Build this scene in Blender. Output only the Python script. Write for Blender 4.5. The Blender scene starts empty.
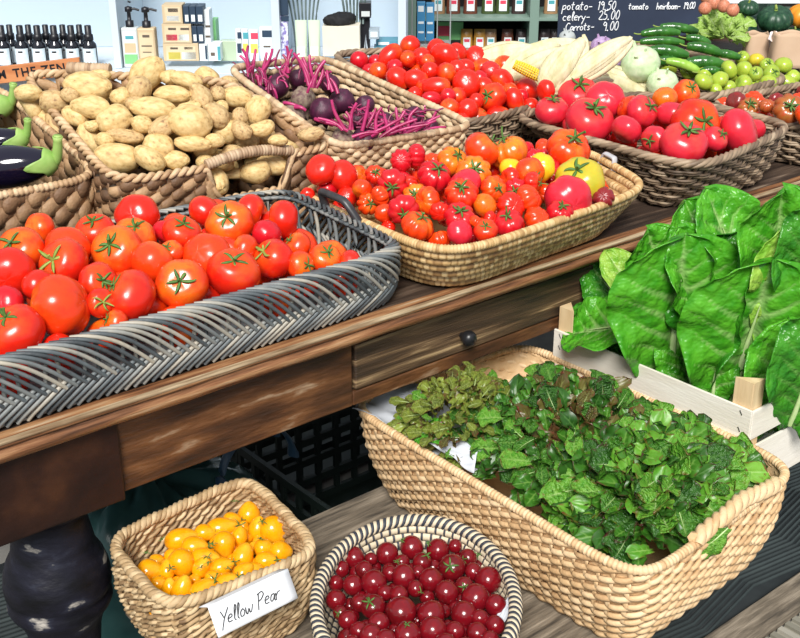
import bpy, math, random
import numpy as np
from mathutils import Vector, Matrix, Euler
R_ = random.Random(7)
SC = bpy.context.scene
COL = SC.collection
# ------------------------------------------------------------------ camera
F, CX, CY = 1150.0, 400.0, 319.0
PITCH = math.atan(494/1150.0); YAW = math.radians(39.9); CAMZ = 1.63
cam = bpy.data.cameras.new('camera'); cam.sensor_width = 36; cam.lens = F/800*36; cam.clip_end = 60
camo = bpy.data.objects.new('camera', cam); COL.objects.link(camo)
camo.location = (0, 0, CAMZ); camo.rotation_euler = (math.pi/2-PITCH, 0, -YAW); SC.camera = camo
# ------------------------------------------------------------------ light
world = bpy.data.worlds.new('daylight'); SC.world = world; world.use_nodes = True
bgn = world.node_tree.nodes['Background']; bgn.inputs[0].default_value = (.86, .93, 1, 1); bgn.inputs[1].default_value = .52
def lamp(name, kind, loc, target, energy, color=(1, 1, 1), size=1, angle=.2):
    l = bpy.data.lights.new(name, kind); l.energy = energy; l.color = color
    if kind == 'AREA': l.shape = 'RECTANGLE'; l.size = size; l.size_y = size
    if kind == 'SUN': l.angle = angle
    o = bpy.data.objects.new(name, l); COL.objects.link(o); o.location = loc
    o.rotation_euler = (Vector(target)-Vector(loc)).to_track_quat('-Z', 'Y').to_euler(); return o
lamp('sun', 'SUN', (-1.6, -1.0, 4.6), (1.3, 1.9, .8), 4.5, (1, .97, .92), angle=.38)
SC.view_settings.view_transform = 'Standard'; SC.view_settings.look = 'None'
SC.view_settings.gamma = 1; SC.view_settings.use_curve_mapping = False; SC.view_settings.exposure = .12
# ------------------------------------------------------------------ projection helpers (rays meeting real planes)
fw = np.array([math.sin(YAW)*math.cos(PITCH), math.cos(YAW)*math.cos(PITCH), -math.sin(PITCH)])
rt = np.array([math.cos(YAW), -math.sin(YAW), 0.]); up = np.cross(rt, fw)
CAM = np.array([0, 0, CAMZ]); FH = np.array([math.sin(YAW), math.cos(YAW), 0.])
def ray(px, py): return fw+(px-CX)/F*rt+(CY-py)/F*up
def W(px, py, z):
    d = ray(px, py); return CAM+d*((z-CAMZ)/d[2])
def WD(px, py, D):
    d = ray(px, py); return CAM+d*(D/float(d@FH))
def WY(px, py, Y):
    d = ray(px, py); return CAM+d*(Y/d[1])
def depth(p): return float((np.asarray(p)-CAM)@fw)
# ------------------------------------------------------------------ materials
MATS = {}
def nodes(name):
    m = bpy.data.materials.new(name); m.use_nodes = True
    return m, m.node_tree.nodes, m.node_tree.links, m.node_tree.nodes['Principled BSDF']
def ramp(N, cols):
    r = N.new('ShaderNodeValToRGB'); e = r.color_ramp.elements
    for i, (p, c) in enumerate(cols):
        if i < 2: e[i].position = p
        else: e.new(p)
    for i, (p, c) in enumerate(sorted(cols, key=lambda q: q[0])): r.color_ramp.elements[i].color = (*c, 1)
    return r
def mat(name, cols, scale=20, stretch=(1, 1, 1), rough=.5, bump=.0, bscale=None, coat=0, attr=None, detail=4, sss=0, trans=0, noise_w=.3, spec=.5, dist=0):
    if name in MATS: return MATS[name]
    m, N, L, P = nodes(name); MATS[name] = m
    tc = N.new('ShaderNodeTexCoord'); mp = N.new('ShaderNodeMapping'); mp.inputs['Scale'].default_value = stretch
    L.new(tc.outputs['Object'], mp.inputs[0])
    nz = N.new('ShaderNodeTexNoise'); nz.inputs['Scale'].default_value = scale; nz.inputs['Detail'].default_value = detail
    nz.inputs['Distortion'].default_value = dist
    L.new(mp.outputs[0], nz.inputs['Vector'])
    if len(cols) == 1: cols = [(0, cols[0]), (1, cols[0])]
    r = ramp(N, cols); src = nz.outputs[0]
    if attr:
        at = N.new('ShaderNodeAttribute'); at.attribute_name = attr
        mx = N.new('ShaderNodeMix'); mx.inputs[0].default_value = noise_w
        L.new(at.outputs['Fac'], mx.inputs[2]); L.new(nz.outputs[0], mx.inputs[3]); src = mx.outputs[0]
    L.new(src, r.inputs[0]); L.new(r.outputs[0], P.inputs['Base Color'])
    P.inputs['Roughness'].default_value = rough; P.inputs['Coat Weight'].default_value = coat; P.inputs['Coat Roughness'].default_value = .08
    P.inputs['Specular IOR Level'].default_value = spec
    if trans: P.inputs['Transmission Weight'].default_value = trans
    if sss: P.inputs['Subsurface Weight'].default_value = sss; P.inputs['Subsurface Scale'].default_value = .01
    if bump:
        b = N.new('ShaderNodeBump'); b.inputs['Strength'].default_value = bump; b.inputs['Distance'].default_value = .004
        n2 = N.new('ShaderNodeTexNoise'); n2.inputs['Scale'].default_value = bscale or scale*3; n2.inputs['Detail'].default_value = 5
        L.new(mp.outputs[0], n2.inputs['Vector']); L.new(n2.outputs[0], b.inputs['Height']); L.new(b.outputs[0], P.inputs['Normal'])
    return m
def flat(name, c, rough=.5, **k): return mat(name, [c], rough=rough, **k)
def skin(name, main, crown, patch, rough=.27, streak=0., seed=0):
    """tomato skin: colour near the crown differs from the shoulder and flank (pigment), small mottling"""
    m, N, L, P = nodes(name); MATS[name] = m
    tc = N.new('ShaderNodeTexCoord'); sx = N.new('ShaderNodeSeparateXYZ'); L.new(tc.outputs['Object'], sx.inputs[0])
    nz = N.new('ShaderNodeTexNoise'); nz.inputs['Scale'].default_value = 1.3; nz.inputs['Detail'].default_value = 2
    oi = N.new('ShaderNodeObjectInfo'); va = N.new('ShaderNodeVectorMath'); va.operation = 'ADD'
    L.new(tc.outputs['Object'], va.inputs[0]); L.new(oi.outputs['Location'], va.inputs[1]); L.new(va.outputs[0], nz.inputs['Vector'])
    ad = N.new('ShaderNodeMath'); ad.operation = 'MULTIPLY_ADD'; ad.inputs[1].default_value = 1.3; L.new(nz.outputs[0], ad.inputs[0]); L.new(sx.outputs[2], ad.inputs[2])
    r = ramp(N, [(.0, main), (1.0, crown)]); r.color_ramp.elements[0].position = .93; r.color_ramp.elements[1].position = 1.55
    mr = N.new('ShaderNodeMapRange'); mr.inputs[1].default_value = .9; mr.inputs[2].default_value = 1.75; L.new(ad.outputs[0], mr.inputs[0])
    mx = N.new('ShaderNodeMix'); mx.data_type = 'RGBA'; L.new(mr.outputs[0], mx.inputs[0]); mx.inputs[6].default_value = (*main, 1); mx.inputs[7].default_value = (*crown, 1)
    n2 = N.new('ShaderNodeTexNoise'); n2.inputs['Scale'].default_value = 2.4; n2.inputs['Detail'].default_value = 3; L.new(va.outputs[0], n2.inputs['Vector'])
    m2 = N.new('ShaderNodeMapRange'); m2.inputs[1].default_value = .5; m2.inputs[2].default_value = .75; m2.inputs[4].default_value = .7; L.new(n2.outputs[0], m2.inputs[0])
    mx2 = N.new('ShaderNodeMix'); mx2.data_type = 'RGBA'; L.new(m2.outputs[0], mx2.inputs[0]); L.new(mx.outputs[2], mx2.inputs[6]); mx2.inputs[7].default_value = (*patch, 1)
    L.new(mx2.outputs[2], P.inputs['Base Color'])
    P.inputs['Roughness'].default_value = rough; P.inputs['Subsurface Weight'].default_value = .12; P.inputs['Subsurface Scale'].default_value = .01
    P.inputs['Coat Weight'].default_value = .22; P.inputs['Coat Roughness'].default_value = .15
    return m
# ------------------------------------------------------------------ mesh builder
class MB:
    def __init__(s): s.v = []; s.f = []; s.t = []; s.n = 0
    def add(s, v, f, t=.5):
        v = np.asarray(v, float).reshape(-1, 3); f = np.asarray(f, int)
        s.v.append(v); s.f.append(f+s.n); s.n += len(v)
        s.t.append(np.full(len(v), t) if np.isscalar(t) else np.asarray(t, float).ravel())
    def tube(s, P, r, sides=6, closed=False, t=.5, ref=(0, 0, 1), r2=None, cap=True):
        P = np.asarray(P, float); n = len(P)
        T = (np.roll(P, -1, 0)-np.roll(P, 1, 0)) if closed else np.gradient(P, axis=0)
        T /= np.linalg.norm(T, axis=1, keepdims=True)+1e-12
        ref = np.broadcast_to(np.asarray(ref, float), P.shape)
        A = np.cross(T, ref); ln = np.linalg.norm(A, axis=1, keepdims=True)
        A = np.where(ln < .15, np.cross(T, np.array([.9, .43, .1])), A); A /= np.linalg.norm(A, axis=1, keepdims=True)+1e-12
        B = np.cross(A, T)
        r = np.broadcast_to(np.asarray(r, float), (n,)); r2 = r if r2 is None else np.broadcast_to(np.asarray(r2, float), (n,))
        a = np.arange(sides)*2*math.pi/sides
        V = P[:, None]+A[:, None]*(np.cos(a)[None, :, None]*r[:, None, None])+B[:, None]*(np.sin(a)[None, :, None]*r2[:, None, None])
        i = np.arange(n if closed else n-1)[:, None]; j = np.arange(sides)[None]
        i2 = (i+1) % n; j2 = (j+1) % sides
        f = np.stack([i*sides+j, i*sides+j2, i2*sides+j2, i2*sides+j], -1).reshape(-1, 4)
        t = np.repeat(np.broadcast_to(np.asarray(t, float), (n,)), sides)
        s.add(V.reshape(-1, 3), f, t)
        if not closed and cap:
            for k in (0, n-1):
                c = V[k].mean(0); b = s.n
                vv = np.vstack([V[k], c]); m = np.arange(sides)
                s.add(vv, np.stack([m, (m+1) % sides, np.full(sides, sides), np.full(sides, sides)], -1) if k else np.stack([(m+1) % sides, m, np.full(sides, sides), np.full(sides, sides)], -1), t[k*sides])
    def box(s, a, b, t=.5):
        x0, y0, z0 = a; x1, y1, z1 = b
        v = [(x, y, z) for z in (z0, z1) for y in (y0, y1) for x in (x0, x1)]
        s.add(v, [(0, 2, 3, 1), (4, 5, 7, 6), (0, 1, 5, 4), (2, 6, 7, 3), (0, 4, 6, 2), (1, 3, 7, 5)], t)
    def hexa(s, v, t=.5): s.add(v, [(0, 2, 3, 1), (4, 5, 7, 6), (0, 1, 5, 4), (2, 6, 7, 3), (0, 4, 6, 2), (1, 3, 7, 5)], t)
    def lathe(s, c, prof, n=24, t=.5, cut=None):
        a = np.arange(n)*2*math.pi/n; V = []
        for r, z in prof: V.append(np.stack([c[0]+r*np.cos(a), c[1]+r*np.sin(a), np.full(n, c[2]+z)], -1))
        m = len(prof); i = np.arange(m-1)[:, None]; j = np.arange(n)[None]
        f = np.stack([i*n+j, i*n+(j+1) % n, (i+1)*n+(j+1) % n, (i+1)*n+j], -1).reshape(-1, 4)
        s.add(np.array(V).reshape(-1, 3), f, t)
    def grid(s, G, t=.5, closed_u=False):
        n, m = G.shape[:2]; i = np.arange(n if closed_u else n-1)[:, None]; j = np.arange(m-1)[None]
        i2 = (i+1) % n
        f = np.stack([i*m+j, i2*m+j, i2*m+j+1, i*m+j+1], -1).reshape(-1, 4)
        s.add(G.reshape(-1, 3), f, t)
    def mesh(s, name, m, smooth=True):
        v = np.vstack(s.v); t = np.concatenate(s.t)
        fs = []
        for f in s.f:
            for q in f.tolist():
                if len(q) == 4 and q[2] == q[3]: q = q[:3]
                fs.append(q)
        me = bpy.data.meshes.new(name); me.from_pydata(v.tolist(), [], fs)
        at = me.attributes.new('tint', 'FLOAT', 'POINT'); at.data.foreach_set('value', t.astype(np.float32))
        if smooth: me.polygons.foreach_set('use_smooth', np.ones(len(me.polygons), bool))
        for mm in (m if isinstance(m, (list, tuple)) else [m]): me.materials.append(mm)
        me.update(); return me
def tag(o, label=None, cat=None, group=None, kind=None):
    if label: o['label'] = label
    if cat: o['category'] = cat
    if group: o['group'] = group
    if kind: o['kind'] = kind
    return o
def thing(name, loc, label, cat, group=None):
    o = bpy.data.objects.new(name, None); COL.objects.link(o); o.location = tuple(loc); o.empty_display_size = .02
    return tag(o, label, cat, group)
def part(name, mb, m, parent=None, smooth=True, bevel=0, label=None):
    """mesh given in world coordinates, stored relative to its thing"""
    off = np.zeros(3); q = parent
    while q is not None: off += np.array(q.location); q = q.parent
    if parent is None:
        allv = np.vstack(mb.v); off = np.array([allv[:, 0].mean(), allv[:, 1].mean(), allv[:, 2].min()])
    mb.v = [v-off for v in mb.v]
    o = bpy.data.objects.new(name, mb.mesh(name, m, smooth)); COL.objects.link(o)
    if parent is not None: o.parent = parent
    else: o.location = off
    if bevel:
        b = o.modifiers.new('bevel', 'BEVEL'); b.width = bevel; b.segments = 2; b.limit_method = 'ANGLE'
    if label: o['label'] = label
    return o
def boxpart(name, a, b, m, parent=None, bevel=.003, label=None):
    mb = MB(); mb.box(a, b); return part(name, mb, m, parent, False, bevel, label)
def rmat(z, spin=0.):
    """rotation whose local Z is the given direction"""
    z = Vector(z).normalized(); x = Vector((0, 0, 1)).cross(z)
    if x.length < .05: x = Vector((1, 0, 0)).cross(z)
    x.normalize(); y = z.cross(x)
    return Matrix((x, y, z)).transposed() @ Matrix.Rotation(spin, 3, 'Z')
def cdir(dx, dy):
    """direction seen at (dx,dy) on a ball's disc, leaning to the viewer's side"""
    q = dx*dx+dy*dy
    if q > .95: k = math.sqrt(.95/q); dx *= k; dy *= k; q = .95
    return dx*rt+dy*up-math.sqrt(1-q)*fw
# ------------------------------------------------------------------ wood etc.
M_top = mat('worn_table_top', [(.25, (.014, .009, .007)), (.5, (.05, .03, .02)), (.66, (.12, .08, .055)), (.75, (.28, .21, .15))], 14, (.4, 5, 5), .6, .5, 60)
M_edge = mat('worn_edge', [(.3, (.05, .018, .008)), (.48, (.24, .10, .04)), (.60, (.38, .20, .09)), (.70, (.46, .33, .21))], 12, (.5, 7, 7), .5, .5, 60)
M_lip = mat('bare_edge', [(.3, (.20, .12, .06)), (.65, (.52, .40, .25))], 20, (.5, 5, 5), .6, .4, 60)
M_apron = mat('stained_apron', [(.3, (.016, .007, .003)), (.5, (.075, .028, .009)), (.64, (.16, .065, .022)), (.74, (.42, .30, .19))], 11, (.6, 3, 3.0), .55, .6, 50, detail=8)
M_draw = mat('drawer_wood', [(.3, (.018, .011, .007)), (.5, (.07, .04, .02)), (.62, (.15, .09, .045)), (.72, (.42, .29, .15))], 7, (.4, 3, 9), .55, .6, 50, detail=8, dist=1)
M_leg = mat('dark_leg', [(.3, (.006, .003, .003)), (.55, (.026, .009, .005)), (.72, (.07, .025, .010))], 8, (1, 1, 1), .5, .5, 40, detail=6, spec=.3)
M_leg2 = mat('dark_turned', [(.3, (.003, .003, .004)), (.58, (.010, .010, .018)), (.65, (.02, .022, .035)), (.70, (.40, .37, .33))], 14, (1, 1, 2.2), .45, .4, 40, detail=9, spec=.25)
M_bench = mat('weathered_plank', [(.3, (.06, .048, .036)), (.5, (.18, .145, .105)), (.7, (.32, .265, .20))], 16, (.6, 5, 5), .8, .6, 50, detail=7)
M_crate = mat('pale_poplar', [(.3, (.74, .68, .58)), (.7, (.86, .82, .74))], 8, (4, .6, 4), .6, .2, 60)
M_post = mat('pine_post', [(.3, (.62, .42, .22)), (.7, (.8, .62, .38))], 10, (4, 4, .6), .6, .2, 60)
M_black = flat('black_metal', (.012, .012, .014), .35)
M_floor = mat('concrete_floor', [(.3, (.09, .085, .08)), (.7, (.2, .19, .17))], 6, rough=.85, bump=.3)
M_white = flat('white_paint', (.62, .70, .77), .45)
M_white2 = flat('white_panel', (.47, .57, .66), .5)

TZ = .85; YF = 1.414
def structure(name, a, b, m): return tag(boxpart(name, a, b, m, bevel=0), kind='structure')
structure('floor', (-2, -1.5, -.05), (8, 7, 0), M_floor)
# floor mats, ribbed
def ribbed_mat(label, x0, x1, y0, y1, base, pitch, along='y', group=None):
    mb = MB(); n = int((y1-y0)/pitch); nn = 2
    xs = np.arange(x0, x1, .02); zig = .018*np.abs(((xs-x0)/.22) % 2-1)
    for k in range(n):
        y = y0+k*pitch; P = np.stack([xs, y+zig*2, np.full_like(xs, base+.010)], -1)
        mb.tube(P, pitch*.3, 4, t=.3+.4*R_.random(), r2=.006)
    mb.box((x0, y0, base+.001), (x1, y1+.03, base+.009), .1)
    return tag(part('ribbed_mat', mb, mat('rubber_rib', [(.2, (.006, .010, .012)), (.9, (.055, .075, .075))], 30, rough=.75, attr='tint')), label, 'mat', group)
ribbed_mat('dark green ribbed rubber mat on the floor behind and beside the turned table leg', .15, 1.24, 1.70, 2.34, 0, .016)
ribbed_mat('dark green herringbone ribbed mat on the floor below the lettuce basket and crate', 1.60, 2.64, 1.13, 1.50, 0, .013)
mb = MB(); mb.box((1.3, 1.045, 0), (3.2, 1.115, .03)); tag(part('floor_board', mb, M_bench, None, False, .004), 'weathered grey timber edging strip lying on the floor at the lower right', 'board')
mb = MB()
for k in range(60): mb.box((1.5+k*.028, .75, 0), (1.5+k*.028+.015, 1.04, .012), R_.random())
mb.box((1.5, .75, .0), (3.18, 1.04, .004)); tag(part('ribbed_board', mb, mat('rib_board', [(.2, (.2, .19, .15)), (.9, (.4, .38, .32))], 20, attr='tint', rough=.8), None, False), 'grey grooved floor board beyond the timber strip at the bottom right corner', 'board')

# ------------------------------------------------------------------ the old table
tb = thing('wooden_table', (2.1, 2.1, 0), 'old worn dark wooden farmhouse table with drawer and turned leg under the upper baskets', 'table')
mb = MB(); TX0, TX1, TY1 = .30, 4.2, 2.6
yy = [YF+.03, 1.70, 1.93, 2.15, 2.38, TY1]
for i in range(5): mb.box((TX0, yy[i]+.0015, TZ-.03), (TX1, yy[i+1]-.0015, TZ), .5)
part('tabletop', mb, M_top, tb, False, .002)
# moulded front edge: profile extruded along X
prof = [(YF+.032, TZ), (YF+.004, TZ-.0005), (YF, TZ-.004), (YF+.001, TZ-.009), (YF+.006, TZ-.011), (YF-.001, TZ-.016), (YF-.003, TZ-.022), (YF, TZ-.029), (YF+.007, TZ-.034), (YF+.012, TZ-.038), (YF+.030, TZ-.04), (YF+.034, TZ-.02)]
xs = np.linspace(TX0, TX1, 60); G = np.array([[(x, y+.0008*math.sin(x*37+y*90), z+.0007*math.sin(x*23)) for x in xs] for y, z in prof])
mb = MB(); mb.grid(G); part('edge_moulding', mb, M_edge, tb)
mb = MB(); mb.box((TX0, YF-.001, TZ-.0050), (TX1, YF+.010, TZ+.0006)); part('edge_lip', mb, M_lip, tb, False, .002, 'bare pale worn front lip of the table top')
AY = 1.452; ZB = .678
mb = MB(); mb.box((.655, AY, ZB), (1.105, AY+.03, TZ-.037)); mb.box((1.105, AY, ZB), (1.86, AY+.03, ZB+.028)); mb.box((1.105, AY, TZ-.052), (1.86, AY+.03, TZ-.037)); mb.box((1.86, AY, ZB), (3.5, AY+.03, TZ-.037))
part('apron', mb, M_apron, tb, False, .003)
dr = boxpart('drawer', (1.110, AY-.002, ZB+.030), (1.855, AY+.028, TZ-.054), M_draw, tb, .003, 'drawer front with worn pale patches')
mb = MB(); kp = WY(468, 338, AY-.02)
mb.lathe((0, 0, 0), [(.001, .034), (.009, .033), (.014, .027), (.0155, .02), (.013, .012), (.007, .007), (.006, 0)], 20)
mb.v = [np.stack([v[:, 0]+kp[0], AY-.002-v[:, 2], v[:, 1]+kp[2]], -1) for v in mb.v]
part('knob', mb, M_black, dr, label='round black drawer knob')
def table_leg(x0, x1, y0, y1):
    mb = MB(); mb.box((x0, y0, .671), (x1, y1, TZ-.037)); lg = part('leg', mb, M_leg, tb, False, .004)
    cx, cy = (x0+x1)/2, (y0+y1)/2; w = (x1-x0)/2
    pr = [(w*.80, .626), (w*.86, .617), (w*.82, .608), (w*.74, .603), (w*.68, .595), (w*.67, .585), (w*.78, .57), (w*.90, .55), (w*.97, .53), (w, .51), (w*.985, .497), (w*.93, .490), (w*.965, .482), (w*.98, .472), (w*.93, .462), (w*.8, .448), (w*.7, .42), (w*.65, .38), (w*.6, .3), (w*.55, .2), (w*.62, .12), (w*.7, .08), (w*.6, .03), (w*.45, 0)]
    m2 = MB(); pr = [(r_*.82, z_ if z_ < .2 else (z_+.046 if z_ > .584 else z_+.006)) for r_, z_ in pr]; m2.lathe((cx+.014, cy, 0), pr[::-1], 48); part('turned_post', m2, M_leg2, lg)
table_leg(.445, .653, 1.440, 1.625); table_leg(3.5, 3.68, 1.444, 1.62); table_leg(.47, .65, 2.38, 2.56); table_leg(3.5, 3.68, 2.38, 2.56)

# ------------------------------------------------------------------ bench and dark things below
BZ = .441
bn = thing('bench', (1.35, 1.2, 0), 'low weathered grey plank bench under the front baskets and the white crate', 'bench')
for y0, y1, x1 in ((.93, 1.12, 1.60), (1.125, 1.315, 2.15), (1.32, 1.513, 2.15)):
    mb = MB(); mb.box((.66, y0, BZ-.035), (x1, y1, BZ)); part('plank', mb, M_bench, bn, False, .004)
for (x, y, z) in ((.76, .98, 0), (.76, 1.45, 0), (1.28, .98, 0), (1.45, 1.45, 0), (2.0, 1.45, .017)): boxpart('leg', (x-.03, y-.03, z), (x+.03, y+.03, BZ-.036), M_bench, bn)
for i, y in enumerate((1.16, 1.38)): tag(boxpart('wooden_block', (1.66, y-.03, BZ), (2.04, y+.03, .505), M_bench), 'weathered wooden block raising the lettuce crate off the bench, '+('nearer' if i == 0 else 'farther')+' one', 'block', 'blocks under the crate')
M_gcr = flat('green_plastic', (.003, .010, .007), .6); M_teal = mat('teal_film', [(.3, (.012, .05, .05)), (.7, (.05, .13, .125))], 9, rough=.28, bump=.6, bscale=14)
def plastic_crate(x0, y0, x1, y1, z0, h, label):
    t = thing('plastic_crate', ((x0+x1)/2, (y0+y1)/2, z0), label, 'crate', None)
    for (a, b, c, d) in ((x0, y0, x1, y0+.012), (x0, y1-.012, x1, y1), (x0, y0+.012, x0+.012, y1-.012), (x1-.012, y0+.012, x1, y1-.012)):
        mb = MB(); k = 5; rails = 5
        for i in range(rails):
            z = z0+.01+(h-.03)*i/(rails-1); mb.box((a, b, z), (c, d, z+.02))
        L = max(c-a, d-b); n = int(L/.06)
        for i in range(n+1):
            if c-a > d-b: q = a+(c-a-.014)*i/n; mb.box((q, b+.001, z0+.011), (q+.014, d-.001, z0+h-.001))
            else: q = b+(d-b-.014)*i/n; mb.box((a+.001, q, z0+.011), (c-.001, q+.014, z0+h-.001))
        part('side_panel', mb, M_gcr, t, False)
    boxpart('bottom_panel', (x0+.001, y0+.001, z0), (x1-.001, y1-.001, z0+.009), M_gcr, t)
plastic_crate(1.25, 1.72, 1.85, 2.12, 0, .26, 'dark green slatted plastic crate on the floor under the table, right of the teal bag')
plastic_crate(1.30, 2.2, 1.95, 2.6, 0, .34, 'dark green plastic crate furthest back on the floor under the table')
def crumple_blob(name, c, r, seed, m, label, cat):
    rr = random.Random(seed); mb = MB(); n, k = 56, 36
    ph = [rr.random()*6.28 for _ in range(12)]; G = np.zeros((n, k, 3))
    for i in range(n):
        for j in range(k):
            a = i*2*math.pi/n; b = math.pi*(j+.02)/(k-.96)
            q = 1+.10*math.sin(3*a+ph[0]+2*b)+.07*abs(math.sin(5*a+ph[1]-3*b))+.05*abs(math.sin(9*a+7*b+ph[2]))+.03*math.sin(17*a-5*b+ph[3])
            G[i, j] = (c[0]+r[0]*q*math.sin(b)*math.cos(a), c[1]+r[1]*q*math.sin(b)*math.sin(a), c[2]+r[2]+r[2]*math.copysign(abs(math.cos(b))**.7, math.cos(b))*(1 if math.cos(b) < 0 else q))
    G[..., 2] = np.maximum(G[..., 2], c[2]); mb.grid(G, closed_u=True)
    return tag(part(name, mb, m), label, cat)
crumple_blob('plastic_bag', (.92, 1.90, .02), (.22, .19, .19), 3, M_teal, 'crumpled teal plastic bag on the floor between the turned leg and plastic crate', 'bag')
mb = MB(); 
for s_ in (-1, 1):
    a = np.linspace(0, math.pi, 24); mb.tube(np.stack([1.12+.09*np.cos(a)+.01*s_, 1.84+.05*s_+0*a, .39+.10*np.sin(a)], -1), .014, 8, r2=.004)
tag(part('bag_handles', mb, mat('blue_strap', [(.2, (.02, .05, .09)), (.8, (.04, .09, .15))], 8, rough=.4)), 'pair of looped dark blue bag straps standing up in the dark under the table', 'strap')

# ------------------------------------------------------------------ basket machinery
class Basket:
    def __init__(s, Rm, Bs, p=7., bulge=0., sag=0., dips=()):
        s.R = np.array(Rm, float); s.B = np.array(Bs, float); s.bulge = bulge; s.dips = list(dips)
        th = np.linspace(-.75*math.pi, 1.25*math.pi, 2001)
        c, sn = np.cos(th), np.sin(th); q = (np.abs(c)**p+np.abs(sn)**p)**(-1/p)
        s.a = c*q; s.b = sn*q
        P = s.bil(s.R, s.a, s.b); L = np.concatenate([[0], np.cumsum(np.linalg.norm(np.diff(P, axis=0), axis=1))]); s.L = L[-1]; s.uu = L/L[-1]
    def bil(s, Q, a, b):
        a = np.asarray(a)[..., None]; b = np.asarray(b)[..., None]
        return ((1-a)*(1-b)*Q[0]+(1+a)*(1-b)*Q[1]+(1+a)*(1+b)*Q[2]+(1-a)*(1+b)*Q[3])/4
    def raw(s, u, t):
        u = np.mod(u, 1.); a = np.interp(u, s.uu, s.a); b = np.interp(u, s.uu, s.b); t = np.broadcast_to(t, np.shape(u))[..., None]
        return s.bil(s.B, a, b)*(1-t)+s.bil(s.R, a, b)*t
    def S(s, u, t, off=0.):
        u = np.asarray(u, float); t = np.broadcast_to(np.asarray(t, float), u.shape).copy()
        for (uc, hw, dp) in s.dips:
            d = np.abs((u-uc+.5) % 1-.5)/hw; w = np.clip(1.35*(1-d**4), 0, 1); t = t*(1-dp*w)
        P = s.raw(u, t); T = s.raw(u+.004, t)-s.raw(u-.004, t); n = np.stack([T[..., 1], -T[..., 0], 0*T[..., 0]], -1)
        n /= np.linalg.norm(n, axis=-1, keepdims=True)+1e-9
        return P+n*(np.asarray(s.bulge*np.sin(math.pi*np.clip(t, 0, 1)))[..., None]+np.asarray(off)[..., None] if np.ndim(off) else (s.bulge*np.sin(math.pi*np.clip(t, 0, 1)))[..., None]+off), n
    def near(s, P, t=1.):
        u = np.linspace(0, 1, 1500); Q = s.raw(u, t); return float(u[np.argmin(np.linalg.norm(Q-np.asarray(P), axis=1))])
    def center(s): return s.B.mean(0)
    # weave styles ----
    def chunk(s, rows, seg, thick, m, parent, slant=.0, t0=0.03, t1=.97, fat=.5, rng=3, lift=1.12, name='woven_body'):
        rr = random.Random(rng); mb = MB(); st = max(8, int(s.L/seg)); st += st % 2
        n = st*8; u = np.arange(n)/n; H = np.linalg.norm(s.R.mean(0)-s.B.mean(0))
        dt = (t1-t0)/rows
        for k in range(rows):
            ph = u*st+(k % 2); cell = np.floor(ph/2).astype(int); fr = (ph/2) % 1
            tv = np.array([rr.random() for _ in range(st+2)]); jit = np.array([rr.uniform(-.15, .15) for _ in range(st+2)])
            off = thick*.55*np.sin(math.pi*ph)*1.0
            rad = (1-fat)+fat*np.abs(np.sin(math.pi*fr))**.6
            t = t0+dt*(k+.5)+dt*slant*(fr-.5)+dt*jit[cell]*.6
            P, nn = s.S(u, t, off*np.where(fr < .5, 1, 1)); hh = H*dt*.5*lift
            mb.tube(P, thick*rad, 6, True, t=np.clip(tv[cell]*.8+.1, 0, 1), r2=hh*rad)
        return part(name, mb, m, parent)
    def liner(s, m, parent, inset=.000, t0=.0, t1=.95, name='lining'):
        mb = MB(); u = np.arange(160)/160
        G = np.stack([s.S(u, t, -inset)[0] for t in np.linspace(t0, t1, 6)], 1); mb.grid(G, closed_u=True); return part(name, mb, m, parent)
    def base(s, m, parent, name='base'):
        mb = MB(); u = np.arange(96)/96; P = s.S(u, 0.)[0]; c = P.mean(0); n = 96; i = np.arange(n)
        Q = P+[0, 0, .006]; V = np.vstack([P, Q, c, c+[0, 0, .006]]); f = np.vstack([np.stack([i, (i+1) % n, (i+1) % n+n, i+n], -1), np.stack([(i+1) % n, i, np.full(n, 2*n), np.full(n, 2*n)], -1), np.stack([i+n, (i+1) % n+n, np.full(n, 2*n+1), np.full(n, 2*n+1)], -1)])
        mb.add(V, f, .4); return part(name, mb, m, parent)
    def rope(s, r, m, parent, turns_len=.05, strands=2, t=1., seg=(0, 1), lift=0., name='rim', tint=(.3, .9), rng=5, wob=0.):
        rr = random.Random(rng); mb = MB(); L = s.L*(seg[1]-seg[0]); turns = max(1, round(L/turns_len)); n = int(turns*12)
        closed = seg == (0, 1); u = seg[0]+(seg[1]-seg[0])*np.arange(n)/(n if closed else n-1)
        P, N = s.S(u, t); P = P+np.array([0, 0, 1])*np.asarray(lift if np.isscalar(lift) else lift(u))[..., None]
        v = (u-seg[0])/(seg[1]-seg[0])
        for k in range(strands):
            ph = 2*math.pi*turns*v+2*math.pi*k/strands
            Q = P+N*(np.cos(ph)*r*.62)[:, None]+np.array([0, 0, 1])*(np.sin(ph)*r*.62)[:, None]
            nc = int(turns)+2; tv = np.array([rr.uniform(*tint) for _ in range(nc)]); mb.tube(Q, r*.72*(1+wob*np.sin(ph*.5+k)), 6, closed, t=tv[(v*turns).astype(int)])
        return part(name, mb, m, parent)
    def wrap(s, r, m, parent, pitch=.008, t=1., seg=(0, 1), lift=0., name='rim', r2=None, depth=.25, tint=(.2, .9), rng=5):
        rr = random.Random(rng); mb = MB(); L = s.L*(seg[1]-seg[0]); w = max(4, int(L/pitch)); n = w*5
        closed = seg == (0, 1); u = seg[0]+(seg[1]-seg[0])*np.arange(n)/(n if closed else n-1)
        P, N = s.S(u, t); P = P+np.array([0, 0, 1])*np.asarray(lift if np.isscalar(lift) else lift(u))[..., None]
        c = np.arange(n)//5 % w; f = (np.arange(n) % 5)/5; rad = r*(1-depth+depth*np.sin(math.pi*(f+.1))**.6)
        tv = np.array([rr.uniform(*tint) for _ in range(w)]); mb.tube(P, rad, 10, closed, t=tv[c], r2=None if r2 is None else rad/r*r2)
        return part(name, mb, m, parent)
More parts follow.
